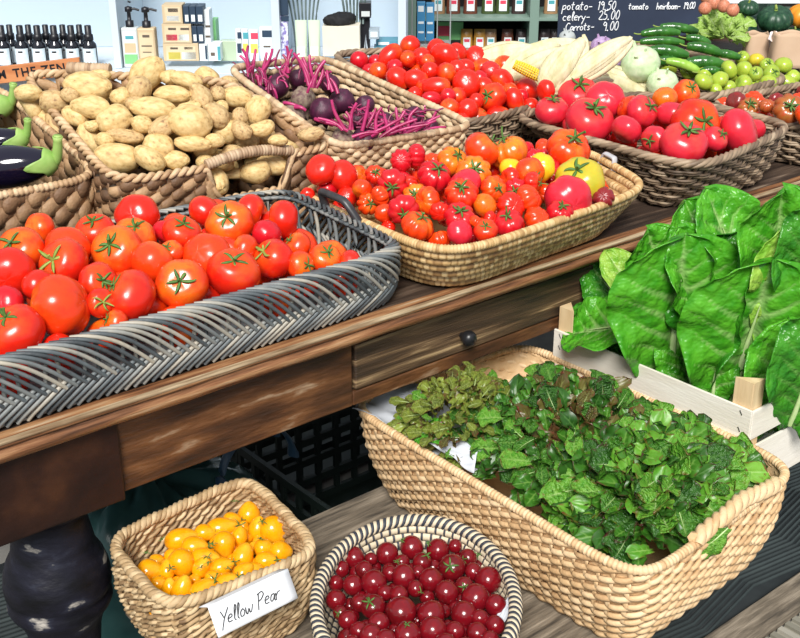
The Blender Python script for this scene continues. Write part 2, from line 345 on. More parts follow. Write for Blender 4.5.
def quad(px, zs): return [W(x, y, z) for (x, y), z in zip(px, zs)]
def shrink(Q, z, f=.85, dx=0, dy=0):
    Q = np.array(Q); c = Q.mean(0); B = c+(Q-c)*f; B[:, 2] = z; B[:, 0] += dx; B[:, 1] += dy; return B
M_hya = mat('water_hyacinth', [(.1, (.05, .026, .016)), (.45, (.22, .12, .06)), (.7, (.44, .27, .14)), (.95, (.66, .48, .30))], 60, rough=.6, attr='tint', bump=.4, bscale=200, noise_w=.35)
M_hyar = mat('hyacinth_rim', [(.1, (.24, .13, .07)), (.5, (.50, .32, .17)), (.9, (.72, .54, .34))], 80, rough=.6, attr='tint', bump=.4, bscale=200)
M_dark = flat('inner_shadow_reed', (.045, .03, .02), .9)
M_beetb = mat('tan_reed', [(.1, (.25, .15, .08)), (.45, (.5, .34, .2)), (.95, (.76, .6, .4))], 60, rough=.6, attr='tint', bump=.3, bscale=200)
M_grey = mat('grey_willow', [(.1, (.03, .035, .04)), (.4, (.115, .135, .145)), (.65, (.25, .26, .25)), (.95, (.50, .44, .34))], 50, rough=.5, attr='tint', bump=.2, bscale=150)
M_coil = mat('coil_reed', [(.1, (.26, .13, .05)), (.45, (.54, .34, .14)), (.95, (.80, .60, .32))], 70, rough=.5, attr='tint', bump=.3, bscale=200)
M_will = mat('brown_willow', [(.1, (.05, .032, .022)), (.4, (.19, .13, .085)), (.7, (.36, .26, .17)), (.95, (.52, .41, .29))], 50, rough=.55, attr='tint', bump=.2, bscale=150)
M_sea = mat('seagrass', [(.1, (.16, .09, .04)), (.45, (.42, .28, .14)), (.95, (.72, .55, .33))], 90, rough=.65, attr='tint', bump=.4, bscale=200)
M_sal = mat('pale_banana_braid', [(.1, (.42, .24, .11)), (.45, (.66, .44, .23)), (.95, (.86, .66, .42))], 70, rough=.55, attr='tint', bump=.35, bscale=200, noise_w=.4)
M_strp = mat('striped_coil', [(.1, (.035, .04, .055)), (.35, (.05, .055, .07)), (.5, (.58, .47, .32)), (.95, (.78, .68, .5))], 60, rough=.6, attr='tint', noise_w=.08)

# --- 1 grey wicker tray ---
zt = .945
trR = [(.36, 1.44, zt+.005), (1.222, 1.435, zt), (1.222, 1.815, zt+.02), (.36, 1.86, zt+.02)]
trB = [(.37, 1.452, TZ+.004), (1.213, 1.452, TZ+.004), (1.205, 1.79, TZ+.004), (.37, 1.80, TZ+.004)]
tray = Basket(trR, trB, 9, .006)
t_ = thing('wicker_tray', tray.center(), 'long grey herringbone wicker tray of large red tomatoes at the front table edge', 'basket')
mb = MB(); rr = random.Random(2); n = int(tray.L/.0155)
for k in range(n):
    u0 = k/n; tt = rr.random()
    # lower band "/" 
    s_ = np.linspace(0, 1, 7); du = .062/tray.L
    u = u0+du*s_**1.15; t = .0+.52*s_**.85; P, _ = tray.S(u, t, .006+.004*np.sin(math.pi*s_)); mb.tube(P, .0036, 6, t=tt)
    # upper band "\" rising to the left and folding over the rim
    s_ = np.linspace(0, 1, 12); du = .115/tray.L
    u = u0+.075/tray.L-du*s_; t = .40+.72*np.sin(s_*math.pi*.56); off = .010-.022*np.clip((s_-.6)/.4, 0, 1)**1.5; P, _ = tray.S(u, t, off); mb.tube(P, .0033, 6, t=rr.random())
part('herringbone_side', mb, M_grey, t_)
mb = MB(); n = int(tray.L/.030)
for k in range(n):
    s_ = np.linspace(0, 1, 5); P, _ = tray.S(np.full(5, k/n)+.006*s_*(1 if k % 2 else 0), s_*.96, -.004); mb.tube(P, .0038, 6, t=.25+.7*rr.random())
part('stakes', mb, M_grey, t_)
mb = MB()
for t in (.03, .10):
    u = np.arange(400)/400; P, _ = tray.S(u, t, .003*np.sin(u*400)); mb.tube(P, .0035, 6, True, t=.5)
part('foot_border', mb, M_grey, t_); tray.base(M_grey, t_)
mb = MB(); u = np.arange(400)/400
for q in range(2): P, _ = tray.S(u, 1.02, -.006+.003*np.sin(u*500+q*3)); mb.tube(P, .0035, 6, True, t=.4+.3*np.sin(u*90+q))
part('rim', mb, M_grey, t_)

# --- 2 heirloom coil basket ---
hz = .955
hR = [W(447, 259, hz), W(653, 188, hz), W(578, 146, hz+.02), W(285, 188, hz+.01)]
hB = shrink(hR, TZ+.003, .80, .0, .035)
heir = Basket(hR, hB, 5.5, .006)
t_ = thing('coiled_basket', heir.center(), 'tan coiled reed basket with black strap handles holding mixed heirloom tomatoes', 'basket')
mb = MB(); rows = 6; rr = random.Random(4)
for k in range(rows):
    L = heir.L; w = int(L/.0125); n = w*5; u = np.arange(n)/n; f = (np.arange(n) % 5)/5; tv = np.array([rr.random() for _ in range(w)])
    P, _ = heir.S(u+(k % 2)*.5/w, .03+.90*(k+.5)/rows, .0015*np.sin(u*30+k)); rad = .0088*(.86+.14*np.sin(math.pi*(f+.1))**.5)
    mb.tube(P, rad, 8, True, t=np.where(f < .15, .05, tv[np.arange(n)//5]), r2=rad*1.0)
part('coiled_body', mb, M_coil, t_); heir.wrap(.0085, M_coil, t_, .006, name='rim', r2=.0085); heir.base(M_coil, t_); heir.liner(M_coil, t_, .003, .02, .9)
def strap(a, b, h, lean, r=.0052):
    a = np.array(a); b = np.array(b); s_ = np.linspace(0, 1, 26); e = np.clip(np.minimum(s_, 1-s_)/.22, 0, 1); e = np.sin(e*math.pi/2)
    P = a*(1-s_)[:, None]+b*s_[:, None]+np.array([0, 0, 1])*(h*e)[:, None]+np.array(lean)*e[:, None]; return P
mb = MB(); mb.tube(strap(heir.S(np.array([heir.near(W(331, 206, hz+.01))]), 1.)[0][0]-[0, 0, .02], heir.S(np.array([heir.near(W(372, 225, hz))]), 1.)[0][0]-[0, 0, .02], .058, (-.02, .02, 0)), .0068, 10, r2=.0085, ref=(1, 0, 0))
part('handle', mb, mat('handle_metal', [(.3, (.02, .02, .022)), (.62, (.05, .05, .055)), (.7, (.35, .35, .37))], 40, rough=.4, detail=8), t_, label='black painted handle with chipped silver wear')
mb = MB(); mb.tube(strap(heir.S(np.array([heir.near(W(592, 156, hz+.02))]), 1.)[0][0]-[0, 0, .02], heir.S(np.array([heir.near(W(612, 166, hz+.01))]), 1.)[0][0]-[0, 0, .02], .035, (.0, -.01, 0)), .0042, 8, r2=.008, ref=(1, 0, 0))
part('handle', mb, flat('silver_metal', (.5, .5, .52), .3), t_, label='silver grey handle at the right end')

# --- 3 aubergine basket ---
eR = [(.42, 2.01, 1.015), W(103, 177, 1.015), W(-4, 84, 1.13), (.42, 2.40, 1.12)]
eB = shrink(eR, TZ+.003, .93, 0, .005)
egg = Basket(eR, eB, 8, .008)
t_ = thing('seagrass_basket', egg.center(), 'brown plaited basket with purple aubergines at the left edge', 'basket')
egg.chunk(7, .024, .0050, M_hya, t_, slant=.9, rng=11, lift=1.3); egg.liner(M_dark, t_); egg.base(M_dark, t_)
egg.wrap(.0085, M_hyar, t_, .0095, name='rim', depth=.4)

# --- 4 potato basket ---
pR = [W(113, 184, 1.02), W(337, 146, 1.02), W(272, 108, 1.135), W(84, 62, 1.135)]
pR[2] = W(224, 80, 1.15); pR[3] = W(20, 72, 1.155)
pB = shrink(pR, TZ+.003, .93, 0, .01)
pot = Basket(pR, pB, 8, .008)
uh = pot.near(W(238, 155, 1.02)); pot.dips = [(uh, .062, .42)]
ub = pot.near(W(105, 66, 1.155)); 
t_ = thing('hyacinth_basket', pot.center(), 'brown plaited basket heaped with potatoes between the aubergine and beetroot baskets', 'basket')
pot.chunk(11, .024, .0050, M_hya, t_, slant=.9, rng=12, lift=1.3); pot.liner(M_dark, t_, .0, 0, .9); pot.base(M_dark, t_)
pot.rope(.0075, M_hyar, t_, .035, 2, name='rim')
pot.dips = []
pot.wrap(.0115, mat('handle_wrap', [(.1, (.2, .12, .07)), (.5, (.42, .28, .17)), (.9, (.62, .48, .32))], 80, rough=.6, attr='tint'), t_, .0062, 1., (uh-.062, uh+.062), lambda u: .006+.012*np.cos((u-uh)/.062*math.pi/2), name='handle', depth=.22)
pot.wrap(.0135, MATS['handle_wrap'], t_, .0062, 1., (ub-.03, ub+.03), lambda u: .012+0*u, name='handle', depth=.22)

# --- 5 beetroot basket ---
bR = [W(338, 148, 1.02), W(477, 126, 1.02), W(326, 58, 1.12), W(180, 72, 1.16)]
bR[3] = W(226, 68, 1.16)
bB = shrink(bR, TZ+.003, .90, 0, .01)
beet = Basket(bR, bB, 9, .004)
t_ = thing('reed_basket', beet.center(), 'light tan woven reed basket of beetroot right behind the potatoes', 'basket')
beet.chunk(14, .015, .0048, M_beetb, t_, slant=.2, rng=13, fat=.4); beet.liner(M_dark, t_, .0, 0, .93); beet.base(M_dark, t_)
beet.wrap(.0085, M_beetb, t_, .011, name='rim', depth=.2)

# --- willow baskets ---
def willow(Rm, Bs, name, label, rows, seg, rod, rng, p=6, bulge=.01, roll=.008, m=M_will, lin=True):
    bk = Basket(Rm, Bs, p, bulge); t = thing(name, bk.center(), label, 'basket'); rr = random.Random(rng); mb = MB()
    st = int(bk.L/seg); st += 1-st % 2; n = st*6; u = np.arange(n)/n
    for k in range(rows):
        for q in (0, 1):
            tv = rr.random(); ph = math.pi*st*u+math.pi*k+.3*q
            P, _ = bk.S(u, np.clip(.02+.93*(k+.3+.45*q)/rows+.012*np.sin(u*40+k*2), 0, 1), rod*1.35*np.sin(ph)); mb.tube(P, rod*.8, 6, True, t=np.clip(tv*.6+.2+.25*np.sin(u*25+k*3+q), 0, 1))
    part('woven_body', mb, m, t)
    mb = MB()
    for k in range(st):
        P, _ = bk.S(np.full(4, (k+.5)/st), np.linspace(0, .98, 4)); mb.tube(P, rod*.9, 6, t=.3+.4*rr.random())
    part('stakes', mb, m, t); bk.rope(roll, m, t, .085, 4, name='rim', rng=rng, tint=(.2, .95)); bk.base(M_dark, t)
    if lin: bk.liner(M_dark, t, .0, 0, .9)
    return bk, t
kR = [W(697, 170, .975), W(797, 126, .975), (2.42, 1.90, .985), W(505, 117, .98)]
kB = [W(657, 211, TZ+.003), W(768, 181, TZ+.003), (2.30, 1.84, TZ+.003), W(560, 148, TZ+.003)]
pink, t_ = willow(kR, kB, 'willow_basket', 'grey brown willow basket of large pinkish red tomatoes near the table edge', 10, .035, .0042, 21)
uR = [(1.80, 1.935, .985), (2.16, 1.975, .985), (2.14, 2.42, 1.06), (1.83, 2.50, 1.07)]
plum, t_ = willow(uR, shrink(uR, TZ+.003, .88), 'willow_basket', 'willow basket of red plum tomatoes behind the beetroot and heirloom baskets', 10, .035, .004, 22)
cR = [(2.10, 2.02, 1.0), (2.50, 1.97, 1.0), W(600, 44, 1.06), W(440, 54, 1.06)]
corn, t_ = willow(cR, shrink(cR, TZ+.003, .88), 'willow_basket', 'willow basket of corn cobs and kohlrabi in front of the chalkboard', 10, .035, .005, 23, roll=.010)
dR = [(2.50, 1.44, .955), (2.98, 1.42, .955), (2.98, 1.74, .965), (2.50, 1.76, .965)]
dkb, t_ = willow(dR, shrink(dR, TZ+.003, .85), 'willow_basket', 'willow basket of brownish dark tomatoes at the right edge beyond the pink tomatoes', 9, .035, .0042, 24)
gR = [(2.53, 1.80, .965), (2.97, 1.80, .965), (2.97, 2.35, .99), (2.60, 2.38, .99)]
grn, t_ = willow(gR, shrink(gR, TZ+.003, .88), 'willow_basket', 'wide willow basket of green tomatoes and cucumbers at the upper right', 9, .04, .0045, 25, roll=.010)

# ------------------------------------------------------------------ produce meshes
def ball(prf, seg=28, rings=18, seed=0):
    """prf(theta, phi)->(radius, z) ; theta 0 at crown"""
    V = np.zeros((seg, rings, 3))
    for i in range(seg):
        ph = 2*math.pi*i/seg
        for j in range(rings):
            th = math.pi*(j+.001)/(rings-1+.002); r, z = prf(th, ph); V[i, j] = (r*math.cos(ph), r*math.sin(ph), z)
    mb = MB(); i = np.arange(seg)[:, None]; j = np.arange(rings-1)[None]
    mb.add(V.reshape(-1, 3), np.stack([i*rings+j, i*rings+j+1, (i+1) % seg*rings+j+1, (i+1) % seg*rings+j], -1).reshape(-1, 4)); return mb
def tomato_prof(fl=.82, dent=.16, lobes=5, dep=.05, seed=0, sharp=False, egg=0.):
    rr = random.Random(seed); p0 = rr.random()*6; asy = rr.uniform(.02, .07); am = [rr.uniform(.4, 1.2) for _ in range(lobes+1)]
    def f(th, ph):
        s_ = math.sin(th); c_ = math.cos(th)
        k = (lobes*(ph/(2*math.pi))) % lobes
        a = abs(math.sin(lobes*ph/2+p0))
        rib = (dep*(1-a**.55) if sharp else dep*(1-a)**1.2)*am[int(k)]
        r = (1-rib*(s_**.7))*(1+asy*math.sin(ph+p0)+asy*.6*math.sin(2*ph+p0*2))*(1-egg*c_*.5)
        z = fl*c_*(1-rib*.3)-dent*math.exp(-(s_/.36)**2)*(1 if c_ > 0 else -.35)
        return r*s_**.92, z
    return f
def mk(name, mb, m): return mb.mesh(name, m)
SK = dict(
 red=skin('tomato_red', (.72, .018, .006), (.80, .10, .008), (.62, .01, .006)),
 orange=skin('tomato_orange', (.80, .052, .005), (.82, .22, .012), (.78, .03, .006)),
 org2=skin('tomato_amber', (.80, .16, .008), (.80, .36, .02), (.80, .08, .006)),
 crim=skin('tomato_crimson', (.62, .008, .018), (.60, .03, .02), (.50, .006, .012)),
 pink=skin('tomato_pink', (.70, .022, .045), (.70, .07, .04), (.60, .012, .024)),
 brown=skin('tomato_brown', (.42, .09, .02), (.30, .16, .03), (.5, .04, .015)),
 maroon=skin('tomato_maroon', (.24, .018, .022), (.16, .03, .02), (.3, .01, .012)),
 yellow=skin('tomato_yellow', (.88, .52, .015), (.88, .42, .02), (.88, .60, .03)),
 ygreen=skin('tomato_yellowgreen', (.62, .50, .03), (.36, .36, .03), (.74, .40, .03)),
 green=skin('tomato_green', (.36, .48, .045), (.22, .36, .04), (.48, .55, .07)),
 cherry=skin('tomato_cherry', (.17, .004, .009), (.09, .005, .006), (.25, .006, .010), rough=.18),
 gold=skin('tomato_gold', (.90, .37, .004), (.88, .46, .02), (.90, .30, .003), rough=.18))
M_cal = mat('calyx_green', [(.3, (.025, .09, .012)), (.7, (.13, .27, .05))], 3, rough=.6)
M_cal2 = mat('calyx_yellow', [(.3, (.14, .26, .03)), (.7, (.40, .44, .10))], 3, rough=.6)
def calyx_mesh(n, ln, wid, z0, lift, stem, seed, m, sr=.045, curl=.3):
    rr = random.Random(seed); mb = MB()
    for k in range(n):
        a = 2*math.pi*k/n+rr.uniform(-.25, .25); s_ = np.linspace(0, 1, 8); l = ln*rr.uniform(.75, 1.15); cu = rr.uniform(-.2, 1)*curl
        r_ = .04+l*s_; z = z0+.03+(.82-z0)*0+lift*s_*(1-s_)*2+(-(.62*l*s_**2.2) if cu < .1 else cu*l*s_**2)*.6
        bend = rr.uniform(-.35, .35)*s_**2
        P = np.stack([r_*np.cos(a+bend), r_*np.sin(a+bend), z], -1)
        w = wid*np.sin(math.pi*(.12+.88*s_))**.8+.008
        mb.tube(P, w, 4, r2=w*.28+.006, ref=(0, 0, 1))
    s_ = np.linspace(0, 1, 8); b = rr.uniform(0, 6.28); P = np.stack([stem*.35*s_**2*math.cos(b), stem*.35*s_**2*math.sin(b), z0-.02+stem*s_], -1)
    mb.tube(P, np.linspace(sr*1.3, sr, 8)*(1+.5*(s_ > .9)), 6)
    return mb.mesh('calyx', m)
CAL = {}
for i in range(5): CAL['t', i] = calyx_mesh(5+i % 2, .50, .06, .68, .06, .22+.08*(i % 3), i, M_cal)
for i in range(3): CAL['y', i] = calyx_mesh(5, .80, .075, .68, .12, .3, 20+i, M_cal2, .06, .5)
for i in range(3): CAL['s', i] = calyx_mesh(5, .42, .06, .72, .05, .65, 30+i, M_cal)
for i in range(3): CAL['c', i] = calyx_mesh(5, .62, .07, .93, .1, .5, 40+i, M_cal, .05)
MESH = {}
def variants(kind, n, fn):
    for i in range(n):
        mb = fn(i); MESH[kind, i] = mb
    MESH[kind, 'n'] = n
variants('beef', 6, lambda i: ball(tomato_prof(.80+.03*(i % 3), .15, 5+i % 3, .05+.02*(i % 2), i)))
variants('pinkt', 4, lambda i: ball(tomato_prof(.76, .16, 6+i % 3, .06, 50+i)))
variants('rib', 6, lambda i: ball(tomato_prof(.74+.03*(i % 2), .20, 8+i % 4, .17+.03*(i % 3), 10+i, True), 60, 20))
variants('soft', 3, lambda i: ball(tomato_prof(.84, .14, 6, .09, 30+i), 36, 18))
variants('round', 3, lambda i: ball(tomato_prof(.96, .05, 4, .015, 40+i), 22, 14))
variants('plum', 3, lambda i: ball(tomato_prof(1., .04, 4, .035, 60+i), 22, 16))
MM = {}
def mesh_of(kind, i, sk):
    i = i % MESH[kind, 'n']
    if (kind, i, sk) not in MM:
        mb = MESH[kind, i]; MM[kind, i, sk] = mb.mesh(kind+'_'+sk, SK[sk]); 
        MM[kind, i, sk].name = 'tomato_mesh'
    return MM[kind, i, sk]
def inst(name, me, loc, rot, scale, parent=None):
    o = bpy.data.objects.new(name, me); COL.objects.link(o)
    if parent is not None: o.parent = parent
    M = Matrix.Translation(Vector(loc)) @ rot.to_4x4() @ Matrix.Diagonal((*scale, 1)) if not np.isscalar(scale) else Matrix.Translation(Vector(loc)) @ rot.to_4x4() @ Matrix.Scale(scale, 4)
    o.matrix_basis = M; return o
ORD = ['first', 'second', 'third', 'fourth', 'fifth', 'sixth', 'seventh', 'eighth', 'ninth', 'tenth', 'eleventh', 'twelfth', 'thirteenth']
def heap_point(bk, px, py, dome, zoff, bt=0.):
    z = bk.R[:, 2].mean()
    Rc = bk.R.mean(0); ax = (bk.R[1]+bk.R[2]-bk.R[0]-bk.R[3])/4; ay = (bk.R[2]+bk.R[3]-bk.R[0]-bk.R[1])/4
    A = np.array([ax[:2], ay[:2]]).T
    for _ in range(25):
        p = W(px, py, z); ab = np.linalg.solve(A, p[:2]-Rc[:2]); a, b = np.clip(ab, -1, 1)
        zn = Rc[2]+a*ax[2]+b*ay[2]+dome*(1-a*a)*(1-b*b)+bt*(b+1)/2+zoff; z = .6*z+.4*zn
    for _ in range(30):
        p = W(px, py, z); a, b = np.linalg.solve(A, p[:2]-Rc[:2])
        if b > .80: z += .004
        elif b < -.92 and z > bk.R[:, 2].min()-.03: z -= .004
        elif a < -.88 and z > bk.R[:, 2].min()-.035: z -= .004
        else: break
    return W(px, py, z)
def relax(items, it=60, lim=.05, k=.86):
    """items: dict(p, r) slide each along its own line of sight until neighbours only touch"""
    for o in items: o['p0'] = np.array(o['p']); o['dir'] = (o['p0']-CAM)/np.linalg.norm(o['p0']-CAM); o['s'] = 0.
    D0 = [np.linalg.norm(o['p0']-CAM) for o in items]
    for _ in range(it):
        mv = False
        for i, a in enumerate(items):
            for j in range(i+1, len(items)):
                b = items[j]; dv = b['p']-a['p']; d = np.linalg.norm(dv); m = (a['r']+b['r'])*k
                if d < m:
                    near, far = (a, b) if (D0[i]+a['s']) < (D0[j]+b['s']) else (b, a)
                    st = min(.004, (m-d)*.5); near['s'] = max(-lim, near['s']-st); far['s'] = min(lim, far['s']+st); mv = True
                    for q in (near, far): q['p'] = q['p0']+q['dir']*q['s']
        if not mv: break
    for o, d0 in zip(items, D0): f = (d0+o['s'])/d0; o['r'] *= f; o['f'] = f
def label_rows(items, nrows, where, group, cat):
    """items with px,py,look and obj: each label gives its look, its row and its place from the left"""
    its = sorted(items, key=lambda o: -o['py']); n = len(its); nrows = min(nrows, len(ORD)-1); out = []
    per = [its[round(i*n/nrows):round((i+1)*n/nrows)] for i in range(nrows)]
    for i, row in enumerate(per):
        rn = 'front row' if i == 0 else ('back row' if i == nrows-1 else ORD[i]+' row')
        row.sort(key=lambda o: o['px'])
        for j, o in enumerate(row):
            o['obj']['label'] = f"{o['look']}, {ORD[j]} from left, {rn} of {where}"; o['obj']['group'] = group; o['obj']['category'] = cat
LOOK = dict(red='red', orange='orange-red', org2='amber orange', crim='crimson', pink='pinkish red', brown='brownish', maroon='dark maroon', yellow='yellow', ygreen='yellow-green', green='green', cherry='dark red', gold='golden yellow')
def pile(bk, data, noun, where, group, name, dome, zoff, rows, kindd, lim=.05, calk='t', k=.86, lower=None, cat='tomato', seedo=0, bt=0.):
    """data rows: px,py,d,skin,kind,(calyx px,py | None),(w/h ratio, angle)"""
    items = []; rr = random.Random(seedo+5)
    for q in data:
        px, py, d = q[:3]; sk = q[3] if len(q) > 3 else None; kd = (q[4] if len(q) > 4 and q[4] else kindd); cal = q[5] if len(q) > 5 else None; el = q[6] if len(q) > 6 else None
        p = heap_point(bk, px, py, dome, zoff, bt); r = d/2*depth(p)/F*1.04
        items.append(dict(px=px, py=py, d=d, p=p, r=r, sk=sk, kd=kd, cal=cal, el=el))
    relax(items, lim=lim, k=k)
    for i, o in enumerate(items):
        sk = o['sk']; 
        if o['cal'] and o['cal'] != 'r':
            dx, dy = (o['cal'][0]-o['px'])/(o['d']*.5)*.85, -(o['cal'][1]-o['py'])/(o['d']*.5)*.95; ax = cdir(dx, dy); hascal = True
        elif o['cal'] == 'r' or (rr.random() < (.12 if calk == 'c' else .2)):
            ax = cdir(rr.uniform(-.6, .6), rr.uniform(-.1, .8)); hascal = True
        else:
            ax = Vector((rr.uniform(-1, 1), rr.uniform(-.2, 1.), rr.uniform(-.9, .3))).normalized(); hascal = False
        spin = rr.random()*6.28; ob = None
        if o['el']:
            ratio, ang = o['el']; a = math.radians(ang); dd = math.cos(a)*rt+math.sin(a)*up-fw*rr.uniform(-.25, .25); rot = rmat(dd, spin)
            ob = inst(name, mesh_of(o['kd'], i, sk), o['p'], rot, (o['r'], o['r'], o['r']*ratio)); hascal = rr.random() < .3
        else: ob = inst(name, mesh_of(o['kd'], i, sk), o['p'], rmat(ax, spin), o['r']*1.03)
        if hascal:
            ck = 's' if o['kd'] == 'rib' and i % 3 == 0 else calk
            if o['sk'] in ('red', 'pink') and calk == 't' and kindd == 'beef' and i % 4 == 2: ck = 'y'
            cm = CAL[ck, i % 3]; inst('calyx', cm, (0, 0, 0), Matrix.Identity(3), 1, ob)
        o['obj'] = ob; o['look'] = ('large ' if o['d'] > 1.18*np.mean([x['d'] for x in items]) else ('small ' if o['d'] < .72*np.mean([x['d'] for x in items]) else ''))+LOOK.get(sk, '')+' '+noun
        if hascal and not o['el']: o['look'] += ' showing stalk'
    label_rows(items, rows, where, group, cat)
    if lower: # what shows in the gaps between the upper ones
        n, lr, sks, zl = lower; cnt = 0; tries = 0; low = []
        mean = np.mean([x['p'] for x in items], 0)
        while cnt < n and tries < 6000:
            tries += 1; a, b = rr.uniform(-.80, .80), rr.uniform(-.80, .80); q = bk.bil(bk.R*.0+bk.R, a, b); qb = bk.bil(bk.B, a, b)
            r = lr*rr.uniform(.85, 1.1); z = q[2]+dome*(1-a*a)*(1-b*b)+bt*(b+1)/2+zoff-zl*rr.uniform(.7, 1.2); z = max(z, qb[2]+r+.006); f = np.clip((z-qb[2])/(q[2]-qb[2]), 0, 1)
            P = qb*(1-f)+q*f; P[2] = z
            if all(np.linalg.norm(P-x['p']) > (x['r']+r)*.86 for x in items) and all(np.linalg.norm(P-x[0]) > (x[1]+r)*.86 for x in low):
                low.append((P, r)); sk = sks[cnt % len(sks)]
                ax = Vector((rr.uniform(-1, 1), rr.uniform(-1, 1), rr.uniform(-.3, 1))).normalized(); kd = kindd
                ob = inst(name, mesh_of(kd, cnt, sk), P, rmat(ax, rr.random()*6), r); cnt += 1
                tag(ob, f'{noun} lying low in {where}, mostly hidden under the others'.replace('  ', ' '), cat, group+', lower layer')
    return items
# --- large tomatoes in the grey tray ---
A = [(20,250,46,'orange',0,(13,241)),(10,273,50,'red'),(64,265,48,'red',0,(54,259)),(69,249,44,'orange'),(61,307,62,'orange','soft',None),(16,331,55,'red',0,(8,312)),
(7,303,32,'crim'),(98,283,38,'red',0,(111,280)),(130,296,52,'red',0,(108,282)),(181,285,50,'orange',0,(185,280)),(117,251,50,'orange',0,(112,243)),(135,238,42,'orange',0,(139,224)),
(96,231,38,'red',0,(95,218)),(138,216,42,'red'),(153,263,44,'orange'),(181,233,37,'red',0,(188,221)),(205,211,32,'red'),(230,223,46,'orange',0,(229,217)),(250,211,34,'red'),
(206,256,48,'orange'),(232,273,50,'red',0,(238,257)),(171,252,24,'orange',0,(167,246)),(283,219,36,'red'),(266,233,28,'crim'),(298,246,29,'orange',0,(285,238)),(245,249,28,'orange'),
(274,258,40,'red',0,(259,249)),(301,266,28,'orange',0,(313,265)),(325,259,32,'orange',0,(331,250)),(350,263,24,'red'),(100,302,28,'red'),(116,322,26,'orange',0,(104,318)),(38,285,32,'red'),(165,232,26,'crim'),(40,228,30,'orange')]
pile(tray, A, 'beef tomato', 'grey wicker tray', 'large tomatoes in the grey tray', 'beef_tomato', .035, -.008, 6, 'beef', lim=.035, k=.8, bt=.035, lower=(44, .034, ['red', 'orange', 'red'], .042))
# --- heirlooms ---
H = [(320,170,30,'red','beef',None),(343,175,30,'red','beef',None),(401,161,22,'crim','rib'),(416,157,24,'crim','rib'),(392,184,30,'crim','rib',(392,190)),(434,176,33,'crim','rib',(440,167)),
(453,161,30,'org2','rib',(460,155)),(473,173,34,'org2','rib',(474,169)),(482,150,35,'orange','soft',(498,136)),(509,152,37,'org2','rib',(500,136)),(510,168,22,'yellow','soft'),(541,167,28,'yellow','soft'),
(568,149,42,'orange','rib',(575,138)),(529,173,30,'orange','soft',(536,180)),(579,181,48,'ygreen','soft',(572,168)),(568,198,46,'pink','soft',None),(560,212,26,'crim','rib',(562,204)),(603,198,22,'maroon','rib'),
(465,184,32,'pink','soft'),(461,194,33,'red','rib',(460,186)),(428,201,28,'orange','rib'),(493,189,26,'orange','rib',(500,189)),(510,178,22,'red','rib'),(516,190,24,'crim','rib',(513,193)),(532,183,22,'red','rib',(544,184)),
(529,199,28,'orange','rib'),(485,206,23,'org2','beef'),(511,206,28,'red','rib'),(459,217,31,'crim','rib',(461,209)),(460,233,26,'pink','soft'),(509,223,30,'crim','rib',(505,214)),(537,219,26,'orange','rib'),
(486,231,24,'red','soft',(485,225)),(476,222,15,'orange','rib'),(490,219,15,'red','rib'),(417,226,32,'orange','rib',(425,214)),(403,210,30,'crim','rib',(404,217)),(417,197,28,'org2','rib'),(384,213,19,'orange','soft'),
(344,210,26,'red','beef',None),(362,189,20,'orange','soft'),(368,204,22,'orange','rib'),(347,197,20,'red','soft'),(308,195,15,'red','beef'),(327,189,20,'crim','soft'),(388,228,16,'red','rib'),(375,175,20,'red','rib'),(380,196,20,'orange','rib'),(440,212,20,'red','rib')]
pile(heir, H, 'heirloom tomato', 'coiled basket', 'heirloom tomatoes in the coiled basket', 'heirloom_tomato', .045, -.010, 7, 'rib', lim=.035, k=.8, bt=.055, lower=(60, .024, ['red', 'orange', 'crim'], .038), seedo=1)
# --- plum tomatoes ---
PL = [(379,71,17,'red','plum','r'),(390,56,18,'red','plum',None,(1.45,45)),(410,46,18,'red'),(408,59,15,'red'),(421,57,17,'red'),(398,79,20,'red','plum',None,(1.2,-40)),(416,80,19,'red','plum',None,(1.25,-10)),(430,71,16,'red'),(437,49,18,'red'),
(445,57,26,'red','beef'),(457,53,18,'red'),(415,94,14,'red'),(436,86,17,'red','plum',None,(1.6,0)),(447,73,18,'red','plum','r'),(457,69,17,'red'),(432,99,14,'crim','plum',None,(1.4,-5)),(450,108,18,'red'),(457,97,17,'red','plum','r'),
(467,83,26,'red','beef'),(476,59,22,'red','beef'),(482,68,18,'orange'),(491,72,19,'crim'),(467,110,20,'red'),(477,119,20,'red'),(476,101,14,'red'),(492,98,26,'red','beef'),(484,86,16,'red'),(498,115,16,'red','plum',None,(1.4,5)),
(504,67,20,'orange'),(501,81,23,'red','beef'),(516,73,18,'red'),(516,83,14,'red'),(515,100,17,'red','plum',None,(1.35,-70)),(527,90,22,'red'),(530,106,15,'red'),(522,96,12,'crim'),(462,121,14,'red'),(440,118,13,'red'),(424,87,14,'red'),(395,67,14,'crim'),(466,68,16,'red'),(427,62,14,'red'),(480,78,14,'crim'),(510,90,14,'red'),(448,96,14,'crim'),(443,85,13,'red')]
PL = [(q[0], q[1], q[2]*1.08)+tuple(q[3:]) for q in PL]
pile(plum, PL, 'plum tomato', 'plum tomato basket', 'plum tomatoes behind the beetroot', 'plum_tomato', .04, .004, 6, 'plum', lim=.035, k=.8, bt=.02, lower=(50, .024, ['red', 'crim'], .045), seedo=2)
